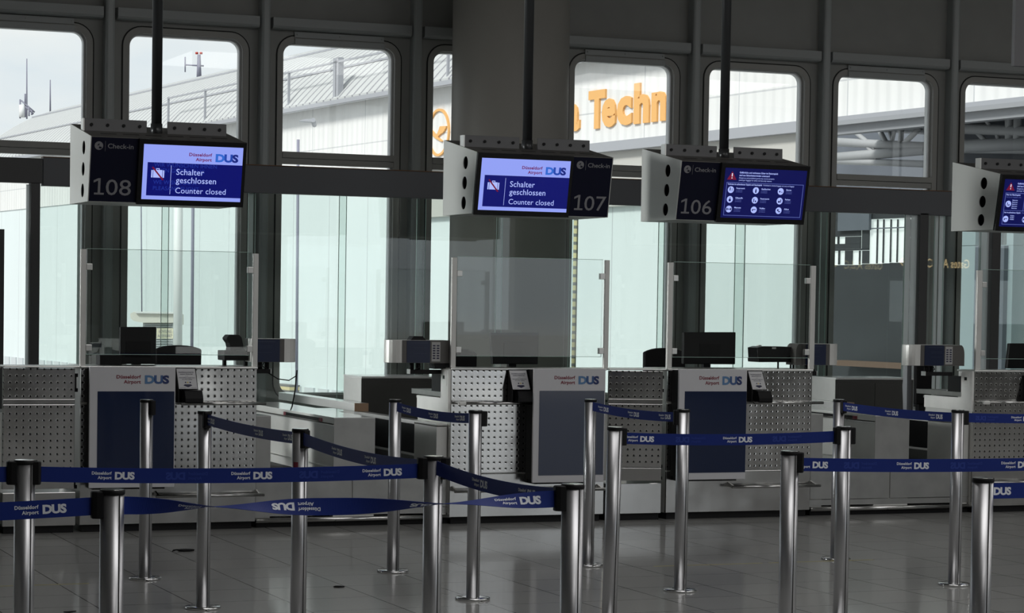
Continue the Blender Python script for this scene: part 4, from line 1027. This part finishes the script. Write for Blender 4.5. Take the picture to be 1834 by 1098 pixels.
BW = .054
def belt(A, B, zA, zB, sag, label, marks=(), ghosts=(), twist=0, backs=(), n=48, side=None, tw_pts=None, mark_h=.0275):
    """ribbon from post A to post B; marks / ghosts / backs are distances of lettering blocks from A"""
    a = Vector((A[0], A[1], zA)); b_ = Vector((B[0], B[1], zB)); d = (b_-a); d.z = 0; d.normalize()
    a = a + d*.036; b_ = b_ - d*.036; L = (b_-a).length
    def P(s): t = s/L; p = a.lerp(b_, t); p.z -= sag*4*t*(1-t); return p
    def ang(s):
        if not tw_pts: return 0.
        for (s0, a0), (s1, a1) in zip(tw_pts, tw_pts[1:]):
            if s <= s1 or (s1, a1) == tw_pts[-1]:
                t = max(0, min(1, (s-s0)/(s1-s0))); t = t*t*(3-2*t)*.5 + t*.5; return a0+(a1-a0)*t
    def fr(s, w, off):
        T = (P(min(L, s+.005))-P(max(0, s-.005))).normalized(); U = Vector((0, 0, 1)); U = (U-T*U.dot(T)).normalized(); N = T.cross(U)
        q = ang(s); U2 = U*math.cos(q)+N*math.sin(q); N2 = N*math.cos(q)-U*math.sin(q)
        return P(s)+U2*w+N2*off
    m = MB(); v = []; h = .0006
    for i in range(n+1):
        s = L*i/n
        for w, o in ((-BW/2, h), (BW/2, h), (BW/2, -h), (-BW/2, -h)): v.append(fr(s, w, o))
    f = []
    for i in range(n):
        for k in range(4): f.append((4*i+k, 4*i+(k+1) % 4, 4*i+4+(k+1) % 4, 4*i+4+k))
    f += [(0, 3, 2, 1), (4*n, 4*n+1, 4*n+2, 4*n+3)]
    m.add(v, f, None, False)
    o = m.build('barrier_belt', 'belt_blue', None, tuple(a)); tag(o, label, 'queue belt', 'blue queue belts with airport lettering')
    for lst, sgn, mt in ((marks, 1, 'belt_text'), (ghosts, -1, 'belt_ghost'), (backs, -2, 'belt_text')):
        for s0 in lst:
            lg, wl = logo2d(0, 0, mark_h); t = MB()
            for vv, ff, r in lg:
                if sgn == 1: pts = [(s0+p[0], p[1]-mark_h/2, .0014) for p in vv]
                elif sgn == -1: pts = [(s0+wl-p[0], p[1]-mark_h/2, .0012) for p in vv]
                else: pts = [(s0+wl-p[0], p[1]-mark_h/2, -.0014) for p in vv]
                if min(p[0] for p in pts) < 0 or max(p[0] for p in pts) > L: continue
                t.add([fr(*p) for p in pts], ff, mt)
            if t.v: part(t, 'lettering' if sgn != -1 else 'show_through_lettering', None, o, 'white airport lettering' if sgn != -1 else 'faint mirrored lettering showing through')
    return o
def sx(px, y, Yv, A): return aY(px, y, Yv).x - A[0] - .036          # along a belt that runs sideways
def sy(px, y, Xv, A): return A[1] - aX(px, y, Xv).y - .036          # along a belt that runs towards the viewer
LW = logo2d(0, 0, .0275)[1]
ZB_ = .972
# sideways runs
belt(Pa, Pd, ZB_-.002, ZB_-.006, .012, 'long blue belt from the left-edge post to the central post, lettering three times', [sx(x, 845, Pa[1], Pa) for x in (164, 413, 647)], [sx(x, 845, Pa[1], Pa) for x in (296, 534)])
belt((-.1, Pa[1]), Pa, ZB_, ZB_-.002, .0, 'short blue belt leaving the photo left of the left-edge post')
belt((-.05, Pb[1]), Pb, ZB_-.02, ZB_, .012, 'blue belt with one lettering, from the left photo edge to the large left post', [sx(26, 905, Pb[1], (-.05, 0))])
Lb = Pe[0]-Pb[0]-.072
s_ = lambda px: sx(px, 900, Pb[1], Pb)
belt(Pb, Pe, ZB_, ZB_+.002, .014, 'twisted blue belt between the two large foreground posts, lettering partly upside down', [s_(318), s_(878)], [], 0, [s_(484), s_(728)], 260, None,
     [(0, 0), (s_(395), PI/2), (s_(590), PI), (s_(808), 1.5*PI), (Lb, 2*PI)])
belt(Pf, Ph, ZB_-.004, ZB_, .012, 'blue belt crossing the 106 poster between tilted and two-clip posts', [sx(x, 785, Pf[1], Pf) for x in (1117, 1290)], [sx(x, 785, Pf[1], Pf) for x in (1207, 1376)])
belt(Pg, (6.5, Pg[1]), ZB_-.006, ZB_-.004, .014, 'blue belt running out of the right photo edge from the post before the 106 shelf', [sx(x, 830, Pg[1], Pg) for x in (1423, 1606, 1793)], [sx(x, 830, Pg[1], Pg) for x in (1511, 1702)])
belt(Pi_, (6.5, Pi_[1]), ZB_+.002, ZB_, .0, 'blue belt at the right photo edge from the large right post', [sx(1743, 877, Pi_[1], Pi_), sx(1990, 877, Pi_[1], Pi_)])
belt(P8, (9.0, P8[1]), ZB_+.004, ZB_+.004, .010, 'blue belt running out right in front of the rightmost counter', [sx(1811, 747, P8[1], P8)], [sx(1747, 747, P8[1], P8)])
# runs towards the viewer
def runs(A, B, xs, y, sag, label, zA=ZB_+.006, zB=ZB_+.004):
    xm = (A[0]+B[0])/2
    L = A[1]-B[1]-.072
    belt(A, B, zA, zB, sag, label, [min(max(.001, sy(x, y, xm, A)-LW), L-LW-.001) for x in xs])
runs(P2, Pc, (377, 471, 523), 765, .012, 'blue belt sloping down right from the post beside the 108 poster to the sticker post')
runs(Pc, Pd, (611, 676), 810, .024, 'sagging blue belt from the sticker post to the central post')
runs(Pd, Pe, (873, 962), 860, .022, 'dark blue belt sloping from the central post to the large post before 107')
runs(P3, P4, (736, 785, 833), 742, .018, 'blue belt crossing the white console left of the 107 counter')
runs(P5, P6, (1090, 1145, 1202), 738, .016, 'blue belt crossing the dark gate between counters 107 and 106')
runs(P7, P8, (1535, 1609, 1690), 740, .010, 'blue belt crossing the low two-door cabinet at right')

# litter and worn tape on the floor
def rib(pts, r): m = MB(); m.path(pts, r, 6); return m
c = aZ(322, 988, .0)
m = MB(); n = 9
prof = [(-.012, .0), (.0, .02), (.02, .034), (.055, .036), (.085, .020), (.098, .004), (.06, -.012), (.02, -.014)]
m.prism([(c.x+p[0], c.y+p[1]*1.6) for p in prof], .002, .012, 'Z')
o = m.build('fabric_mask', 'black_soft', None, (c.x, c.y, 0), .004); tag(o, 'crumpled black cloth mask with loop lying on the floor before the 108 counter', 'litter')
m = rib([(c.x-.005, c.y, .006), (c.x-.03, c.y-.02, .012), (c.x-.055, c.y-.03, .006), (c.x-.04, c.y+.01, .010), (c.x-.01, c.y+.03, .01), (c.x+.01, c.y+.035, .008)], .003); part(m, 'ear_loop', 'black_soft', o)
c = aZ(606, 1052, 0)
m = MB(); m.prism([(c.x-.03, c.y), (c.x-.01, c.y+.03), (c.x+.02, c.y+.02), (c.x+.035, c.y-.01), (c.x+.0, c.y-.025)], .001, .007, 'Z'); tag(m.build('dry_leaf', 'black_soft', None, (c.x, c.y, 0), .002), 'small dark leaf on the floor left of the central post', 'litter')
c = aZ(124, 1097, 0)
m = MB(); m.prism([(c.x-.03, c.y), (c.x+.01, c.y+.012), (c.x+.04, c.y+.02), (c.x+.0, c.y-.02)], .001, .006, 'Z'); tag(m.build('paper_scrap', 'black_soft', None, (c.x, c.y, 0), .001), 'dark scrap at the bottom photo edge between the two left posts', 'litter')
m = MB()
for a, b_ in ((2.0, 2.72), (6.2, 6.95), (7.0, 7.75), (9.1, 11.0)): m.box(a, b_, 12.93, 12.955, 0, .0012)
o = m.build('floor_tape', 'tape'); tag(o, 'worn yellowish tape line on the floor parallel to the counters', 'tape line')
# ------------------------------------------------------------------ outside: hangar, apron, masts
struct(MB().box(-150, 150, 21.6, 260, -2.4, -2.2).build('ground', 'apron'))
struct(MB().box(-150, 150, -80, -6.6, -.4, -.05).build('ground', 'forecourt'))
def dep(px): return 80*1867/(px+1250)
HO = EYE + ray(0, 528)*dep(0); HE = EYE + ray(1834, 528+.0159*1834)*dep(1834)
HD = Vector((HE.x-HO.x, HE.y-HO.y, 0)).normalized(); HA = Vector((-HD.y, HD.x, 0)); HO.z = 0
HM = Matrix(((HD.x, HA.x, 0, HO.x), (HD.y, HA.y, 0, HO.y), (0, 0, 1, 0), (0, 0, 0, 1)))
def hw(px, py, w=0.):
    """along-wall distance and height of the point seen at a pixel, in a plane w metres behind the hangar wall"""
    r = ray(px, py); o = HO + HA*w; k = (o-EYE).dot(HA)/r.dot(HA); p = EYE + r*k
    return (p-HO).dot(HD), p.z
def hs(px, w=0.): return hw(px, 528+.0159*px, w)[0]
hg = empty('aircraft_hangar', (HO.x, HO.y, 0), 'huge white hangar with ribbed vaulted roof seen through the windows', 'hangar')
hg.rotation_euler = (0, 0, math.atan2(HD.y, HD.x))
def hpart(mb, name, m, label=None, par=None, bevel=0.):
    o = mb.build(name, m, None, None, bevel); o.parent = par or hg; o.location = (0, 0, 0)
    if label: o['label'] = label
    return o
S0, S1 = -6., 130.
hpart(MB().box(S0, S1, 0, .3, 5.85, 8.3), 'upper_wall', 'cladding')
hpart(MB().box(S0, S1, .05, .35, -2.2, 5.85), 'lower_wall', 'annex_white')
m = MB(); K = 22; RW, RH = 12.0, 4.75
RR, A0 = 10.2, math.radians(50)
def vault(t): a = A0*(1-t); return (-.2+RR*(math.sin(A0)-math.sin(a)), 8.45+RR*(math.cos(a)-math.cos(A0)))
pts = [(-.45, 8.30), (-.45, 8.45)] + [vault(k/K) for k in range(K+1)]
v = [(S0, p[0], p[1]) for p in pts] + [(S1, p[0], p[1]) for p in pts]; n = len(pts)
m.add(v, [(k, k+1, n+k+1, n+k) for k in range(n-1)], None, False)
v2 = [(S0, p[0], p[1]) for p in pts[1:]] + [(S0, pts[-1][0], 8.3)]
m.add(v2, [tuple(range(len(v2)))], None)
rf = hpart(m, 'vaulted_roof', 'roof_sheet')
for tt in (.22, .5):
    y_, z_ = vault(tt)
    hpart(MB().box(S0, S1, y_-.06, y_+.02, z_-.02, z_+.05), 'roof_batten', 'gutter', None, rf)
hpart(MB().box(S0, S1, -.58, -.40, 8.22, 8.36), 'eaves_gutter', 'gutter')
hpart(MB().box(hs(760), S1, -.35, 0, 5.72, 5.98), 'ledge', 'gutter')
hpart(MB().box(hs(760), hs(1475), -.12, .05, 4.25, 5.72), 'beige_band', 'ext_beige')
# guard rail along the eaves
m = MB(); a, b_ = hs(300), hs(830); z0 = 8.4
for zz in (9.75,): m.box(a, b_, -.1, -.04, zz-.03, zz+.03)
k = 0
while a + k*4.4 < b_: m.box(a+k*4.4, a+k*4.4+.08, -.1, -.02, z0, 9.8); k += 1
m.box(hs(596), hs(596)+.45, -.1, .1, z0, 9.9)
hpart(m, 'roof_rail', 'gutter')
# louvre band at the foot
m = MB(); s = S0+2; e_ = hs(700)
while s < e_: m.box(s, s+.85, -.02, .06, -2.15, -1.5); s += 1.25
hpart(m, 'vent_band', 'louvre')
m = MB(); s = hs(524); m.box(s-1.0, s+.8, -.4, .0, -2.2, -1.45); hpart(m, 'striped_guard', 'hazard_stripes')
# orange lettering
t = MB(); zc0 = hw(1073, 230)[1]; zx = hw(1090, 176)[1]; zT = hw(1066, 169)[1]; zh = hw(1140, 152)[1]
def gl(s, xa, xb, z0, z1):
    s0, s1 = hs(xa), hs(xb); v, f, x0, x1 = text_geo(s, .045, 1.0); ys = [p[1] for p in v]; y0, y1 = min(ys), max(ys)
    P = [(s0+(p[0]-x0)/(x1-x0)*(s1-s0), z0+(p[1]-y0)/(y1-y0)*(z1-z0)) for p in v]; o = len(P)
    t.add([(p[0], -.06, p[1]) for p in P]+[(p[0], .0, p[1]) for p in P], f)
    ed = {}
    for q in f:
        for a_, b2 in zip(q, q[1:]+q[:1]): ed[(a_, b2)] = 1
    base = len(t.v)-2*o; i = t.mi(None)
    for (a_, b2) in ed:
        if (b2, a_) not in ed: t.f.append([base+a_, base+o+a_, base+o+b2, base+b2]); t.m.append(i); t.sm.append(False)
B0 = (hw(1073, 231)[1]+hw(1140, 222)[1])/2; XH = hw(1090, 177)[1]; CH = hw(1070, 162)[1]; AH = hw(1138, 150)[1]
for s, xa, xb, z1 in (('a', 1008, 1035, XH), ('T', 1051, 1080.5, CH), ('e', 1075, 1099.5, XH), ('c', 1102, 1128, XH), ('h', 1132, 1159, AH), ('n', 1163.5, 1189, XH), ('i', 1192.5, 1200, AH), ('k', 1205, 1229, AH)): gl(s, xa, xb, B0, z1)
hpart(t, 'lettering', 'hangar_orange', 'large orange letters')
# ring emblem with a bird
sc, zc = hw(783, 238); rz = (hw(783, 196)[1]-hw(783, 281)[1])/2
rs = abs(hs(802)-hs(764.5))/2; sc = (hs(802)+hs(764.5))/2
m = MB(); q = 40
for k in range(q):
    a0, a1 = 2*PI*k/q, 2*PI*(k+1)/q
    p = [(sc+rs*f*math.cos(a), -yy, zc+rz*f*math.sin(a)) for yy in (.06, 0) for a, f in ((a0, 1), (a1, 1), (a1, .90), (a0, .90))]
    m.hexa(p)
def em(pts): m.prism([(hs(x), hw(x, y)[1]) for x, y in pts], -.06, 0, 'Y')
em([(766, 228), (773, 236), (782, 246), (790, 253), (789, 254.5), (779, 249), (770, 241)])
em([(781, 242), (786, 227), (797, 226.5), (796.5, 231), (795, 231.5), (794.5, 235), (793, 235.5), (792, 238), (788, 240), (783, 245)])
hpart(m, 'emblem', 'hangar_orange', 'orange ring emblem with flying bird')

# dark open building in front of the hangar at the right
bd = empty('terminal_wing', (HO.x, HO.y, 0), 'dark building with steel trusses and bright openings behind the right-hand windows', 'building')
bd.rotation_euler = hg.rotation_euler
WQ = -3.5
def bpart(mb, name, m, par=None):
    o = mb.build(name, m); o.parent = par or bd; o.location = (0, 0, 0); return o
def rect(mb, xa, xb, yt, yb, w, th=.3, m=None):
    s0, s1 = hs(xa, w), hs(xb, w); xm = (xa+xb)/2; z1, z0 = hw(xm, yt, w)[1], hw(xm, yb, w)[1]
    mb.box(s0, s1, w, w+th, z0, z1, m)
Zof = lambda x, y, w=WQ: hw(x, y, w)[1]
sA, sB = hs(1468, WQ), hs(1850, WQ)
zr = Zof(1577, 212)                                       # roof edge
m = MB(); m.box(sA, sB+10, WQ-.3, WQ+3.2, zr-.09, zr); m.box(sA, sB+10, WQ-.15, WQ+.1, zr-.26, zr-.09); bpart(m, 'roof_edge', 'ext_grey')
m = MB(); m.box(hs(1470, WQ+2.9), sB+10, WQ+2.9, WQ+3.1, Zof(1577, 330)-.6, zr+.3); m.box(sA, sB+10, WQ+.0, WQ+3.0, Zof(1577, 352), Zof(1577, 330)); bpart(m, 'upper_wall', 'ext_bluegrey')
m = MB()
def mem(xa, ya, xb, yb, wd_=.14, w=WQ+1.5):
    a, b_ = hw(xa, ya, w), hw(xb, yb, w); m.tube((a[0], w, a[1]), (b_[0], w, b_[1]), wd_*.36, n=8)
for l in [(1490, 240, 1660, 222, .12), (1490, 254, 1660, 263, .26), (1490, 283, 1660, 268, .30), (1490, 288, 1660, 294, .20), (1527, 233, 1568, 266, .14), (1573, 229, 1588, 258, .16), (1590, 228, 1598, 252, .10), (1604, 226, 1598, 252, .12), (1615, 224, 1613, 256, .16), (1649, 228, 1618, 258, .16), (1555, 262, 1572, 284, .16),
          (1690, 229, 1850, 236, .30), (1690, 212, 1850, 202, .10), (1726, 213, 1738, 226, .12), (1750, 237, 1764, 252, .14), (1764, 212, 1775, 228, .12), (1784, 236, 1788, 250, .12), (1808, 203, 1808, 250, .25), (1690, 264, 1850, 258, .40), (1690, 270, 1850, 272, .14), (1824, 203, 1822, 260, .25)]: mem(*l)
bpart(m, 'roof_truss', 'truss_steel')
# lower wall with openings
ops = [(1489, 1497, 424, 437), (1499, 1511, 424, 437), (1489, 1499, 449, 474), (1501, 1511, 449, 474), (1523.5, 1536, 449, 474), (1537.5, 1542, 449, 474), (1553, 1567, 393, 472), (1568.2, 1578, 393, 472), (1579.2, 1591, 393, 471), (1592.2, 1603, 393, 470), (1604.2, 1617, 393, 470), (1641, 1653, 380, 425), (1641, 1653, 440, 470), (1538, 1541, 411, 446)]
X0, X1 = 1462, 1698; ys = sorted({352, 400, 720} | {y for o in ops for y in o[2:]}); m = MB()
for ya, yb in zip(ys, ys[1:]):
    cur = X0
    for o in sorted(ops):
        if o[2] <= ya and o[3] >= yb and o[0] >= cur:
            rect(m, cur, o[0], ya, yb, WQ, .03); cur = o[1]
    rect(m, cur, X1, ya, yb, WQ, .03)
bpart(m, 'front_wall', 'ext_dark')
m = MB(); rect(m, 1470, 1690, 376, 480, WQ+.05, .03); bpart(m, 'glow_sheet', 'glow_sheet')  # glowing sheet added behind the openings so that they look bright
m = MB(); rect(m, 1553, 1617, 407.5, 409.5, WQ-.03, .03); bpart(m, 'window_bar', 'ext_bluegrey')
m = MB(); rect(m, 1462, 1700, 352, 412, WQ-.06, .08)
m2 = MB(); rect(m2, 1497, 1553, 372, 413, WQ-.08, .06); bpart(m2, 'fascia', 'ext_bluegrey')
m = MB(); rect(m, 1497, 1620, 648, 658, WQ-.4, .3); bpart(m, 'low_wall', 'ext_brown')
m = MB(); rect(m, 1698, 1812, 440, 720, WQ, .3); rect(m, 1698, 1744, 352, 440, WQ, .3); rect(m, 1752, 1768, 352, 440, WQ, .3); rect(m, 1800, 1812, 352, 440, WQ, .3); pw = bpart(m, 'glazed_wing', 'pale_wing')
m = MB()
for xx in (1744, 1788): rect(m, xx, xx+8, 440, 720, WQ-.1, .1)
bpart(m, 'pilaster', 'ext_bluegrey', pw)

# guard hut and pipes before the hangar
def D(px, py, d): return aD(px, py, d)
ht = empty('guard_hut', tuple(D(275, 640, 72)), 'small beige guard hut with faceted roof and louvres outside the 108 window', 'hut')
def fpoly(mb, pts, d, th, m=None):
    f = [D(x, y, d) for x, y in pts]; k = [p + FW*th for p in f]; n = len(f)
    mb.add(f+k, [tuple(range(n)), tuple(range(2*n-1, n-1, -1))] + [(i, n+i, n+(i+1) % n, (i+1) % n) for i in range(n)], m)
m = MB(); fpoly(m, [(233, 562), (241, 558), (311, 559), (311, 578), (256, 578), (240, 575), (234, 570)], 72, 2.2); part(m, 'roof', 'hut_beige', ht)
m = MB(); fpoly(m, [(241, 558.5), (311, 559.5), (311, 562), (243, 561)], 71.9, .1); part(m, 'roof_edge', 'pole_white', ht)
m = MB(); fpoly(m, [(256, 578), (310, 578), (310, 660), (256, 660)], 72.4, 1.8); part(m, 'wall', 'pole_white', ht)
m = MB()
for k in range(14): fpoly(m, [(257, 580+k*4.2), (309, 580+k*4.2), (309, 581.8+k*4.2), (257, 581.8+k*4.2)], 72.3, .1)
part(m, 'louvres', 'louvre', ht)
MI = HM.inverted()
def roof_part(o): o.parent = hg; o.matrix_parent_inverse = MI
m = MB(); fpoly(m, [(280.5, 588), (310, 588), (310, 606.5), (280.5, 606.5)], 71.6, .05); sg = part(m, 'warning_board', 'sign_cream', ht, 'cream board reading ACHTUNG AUSFAHRT')
t = MB()
def btxt(s, xa, xb, yb, yt):
    v, f, w_ = text2d(s, 1., 0, 0, 'L', .0); h = [p[1] for p in v]; hm = max(h)
    t.add([tuple(D(xa+p[0]/w_*(xb-xa), yb-p[1]/hm*(yb-yt), 71.58)) for p in v], f)
btxt('ACHTUNG', 283.5, 307, 596, 590.5); btxt('AUSFAHRT', 282, 308, 604, 598.5); part(t, 'lettering', 'cable_grey', sg)
def pipe(xa, ya, xb, yb, d, r, name, m, label, cat):
    k = MB(); k.tube(D(xa, ya, d), D(xb, yb, d), r, n=12); a = D(xb, yb, d); return tag(k.build(name, m, None, tuple(a)), label, cat)
pipe(320, 250, 318, 700, 68, .13, 'downpipe', 'pole_white', 'white pipe rising outside the window right of the guard hut', 'pipe')
pipe(346.5, 250, 343, 700, 66, .045, 'service_cable', 'cable_grey', 'grey vertical cable outside the 108 window', 'cable')
pipe(252, 250, 254, 560, 74, .02, 'service_cable', 'cable_grey', 'thin grey vertical cable above the guard hut', 'cable')
pipe(534, 250, 531, 704, 72, .045, 'service_cable', 'cable_grey', 'grey vertical cable outside the window behind the left conveyor', 'cable')
pipe(1033, 330, 1026.5, 700, 55, .055, 'striped_pole', 'hazard_stripes', 'yellow and black striped pole outside right of the round column', 'pole')
# masts on the roof
def mast(x, yt, yb, d, r, label, extra=None):
    k = MB(); k.tube(D(x, yb, d), D(x, yt, d), r, r*.6, n=8); a = D(x, yb, d)
    o = k.build('antenna_mast', 'cable_grey', None, (0, 0, 0)); roof_part(o); o['label'] = label; return o
mast(48, 105, 213, 140, .05, 'tall thin antenna on the hangar roof, leftmost')
mast(90, 143, 200, 135, .05, 'shorter thin antenna on the hangar roof seen through the left window')
o = mast(356.5, 98, 142, 122, .14, 'thick roof mast with side arm behind the 108 sign pole')
k = MB(); k.tube(D(331, 116, 122), D(365, 118, 122), .04, n=6); k.tube(D(331.5, 102, 122), D(331.5, 129, 122), .035, n=6); roof_part(k.build('mast_arm', 'cable_grey'))
k = MB()
for x in (352.5, 360): k.tube(D(x, 97, 122), D(x, 93.5, 122), .08, n=8)
roof_part(k.build('red_lamp', 'red_dot'))
k = MB()
for a, b_ in (((38, 180), (62, 201)), ((42, 188), (60, 204)), ((36, 178), (36, 212)), ((45, 186), (45, 210)), ((52, 192), (52, 208)), ((57, 197), (57, 206)), ((45, 168), (45, 190))): k.tube(D(*a, 138), D(*b_, 138), .05, n=6)
roof_part(k.build('ladder_rail', 'cable_grey'))
k = MB(); k.tube(D(39.5, 210, 138), D(39.5, 188, 138), .18, n=8); roof_part(k.build('roof_beacon', 'pole_white'))
lm = empty('wall_lamp', tuple(D(560, 222, 78)), 'flat grey lamp on the white hangar wall', 'lamp')
k = MB(); fpoly(k, [(535, 216.5), (545, 213), (561, 212.5), (563, 216), (557, 218)], 77.6, .4); part(k, 'lamp_head', 'gutter', lm)
k = MB(); k.tube(D(561, 215, 77.6), D(563, 224, 78.4), .08, n=8); part(k, 'arm', 'gutter', lm)
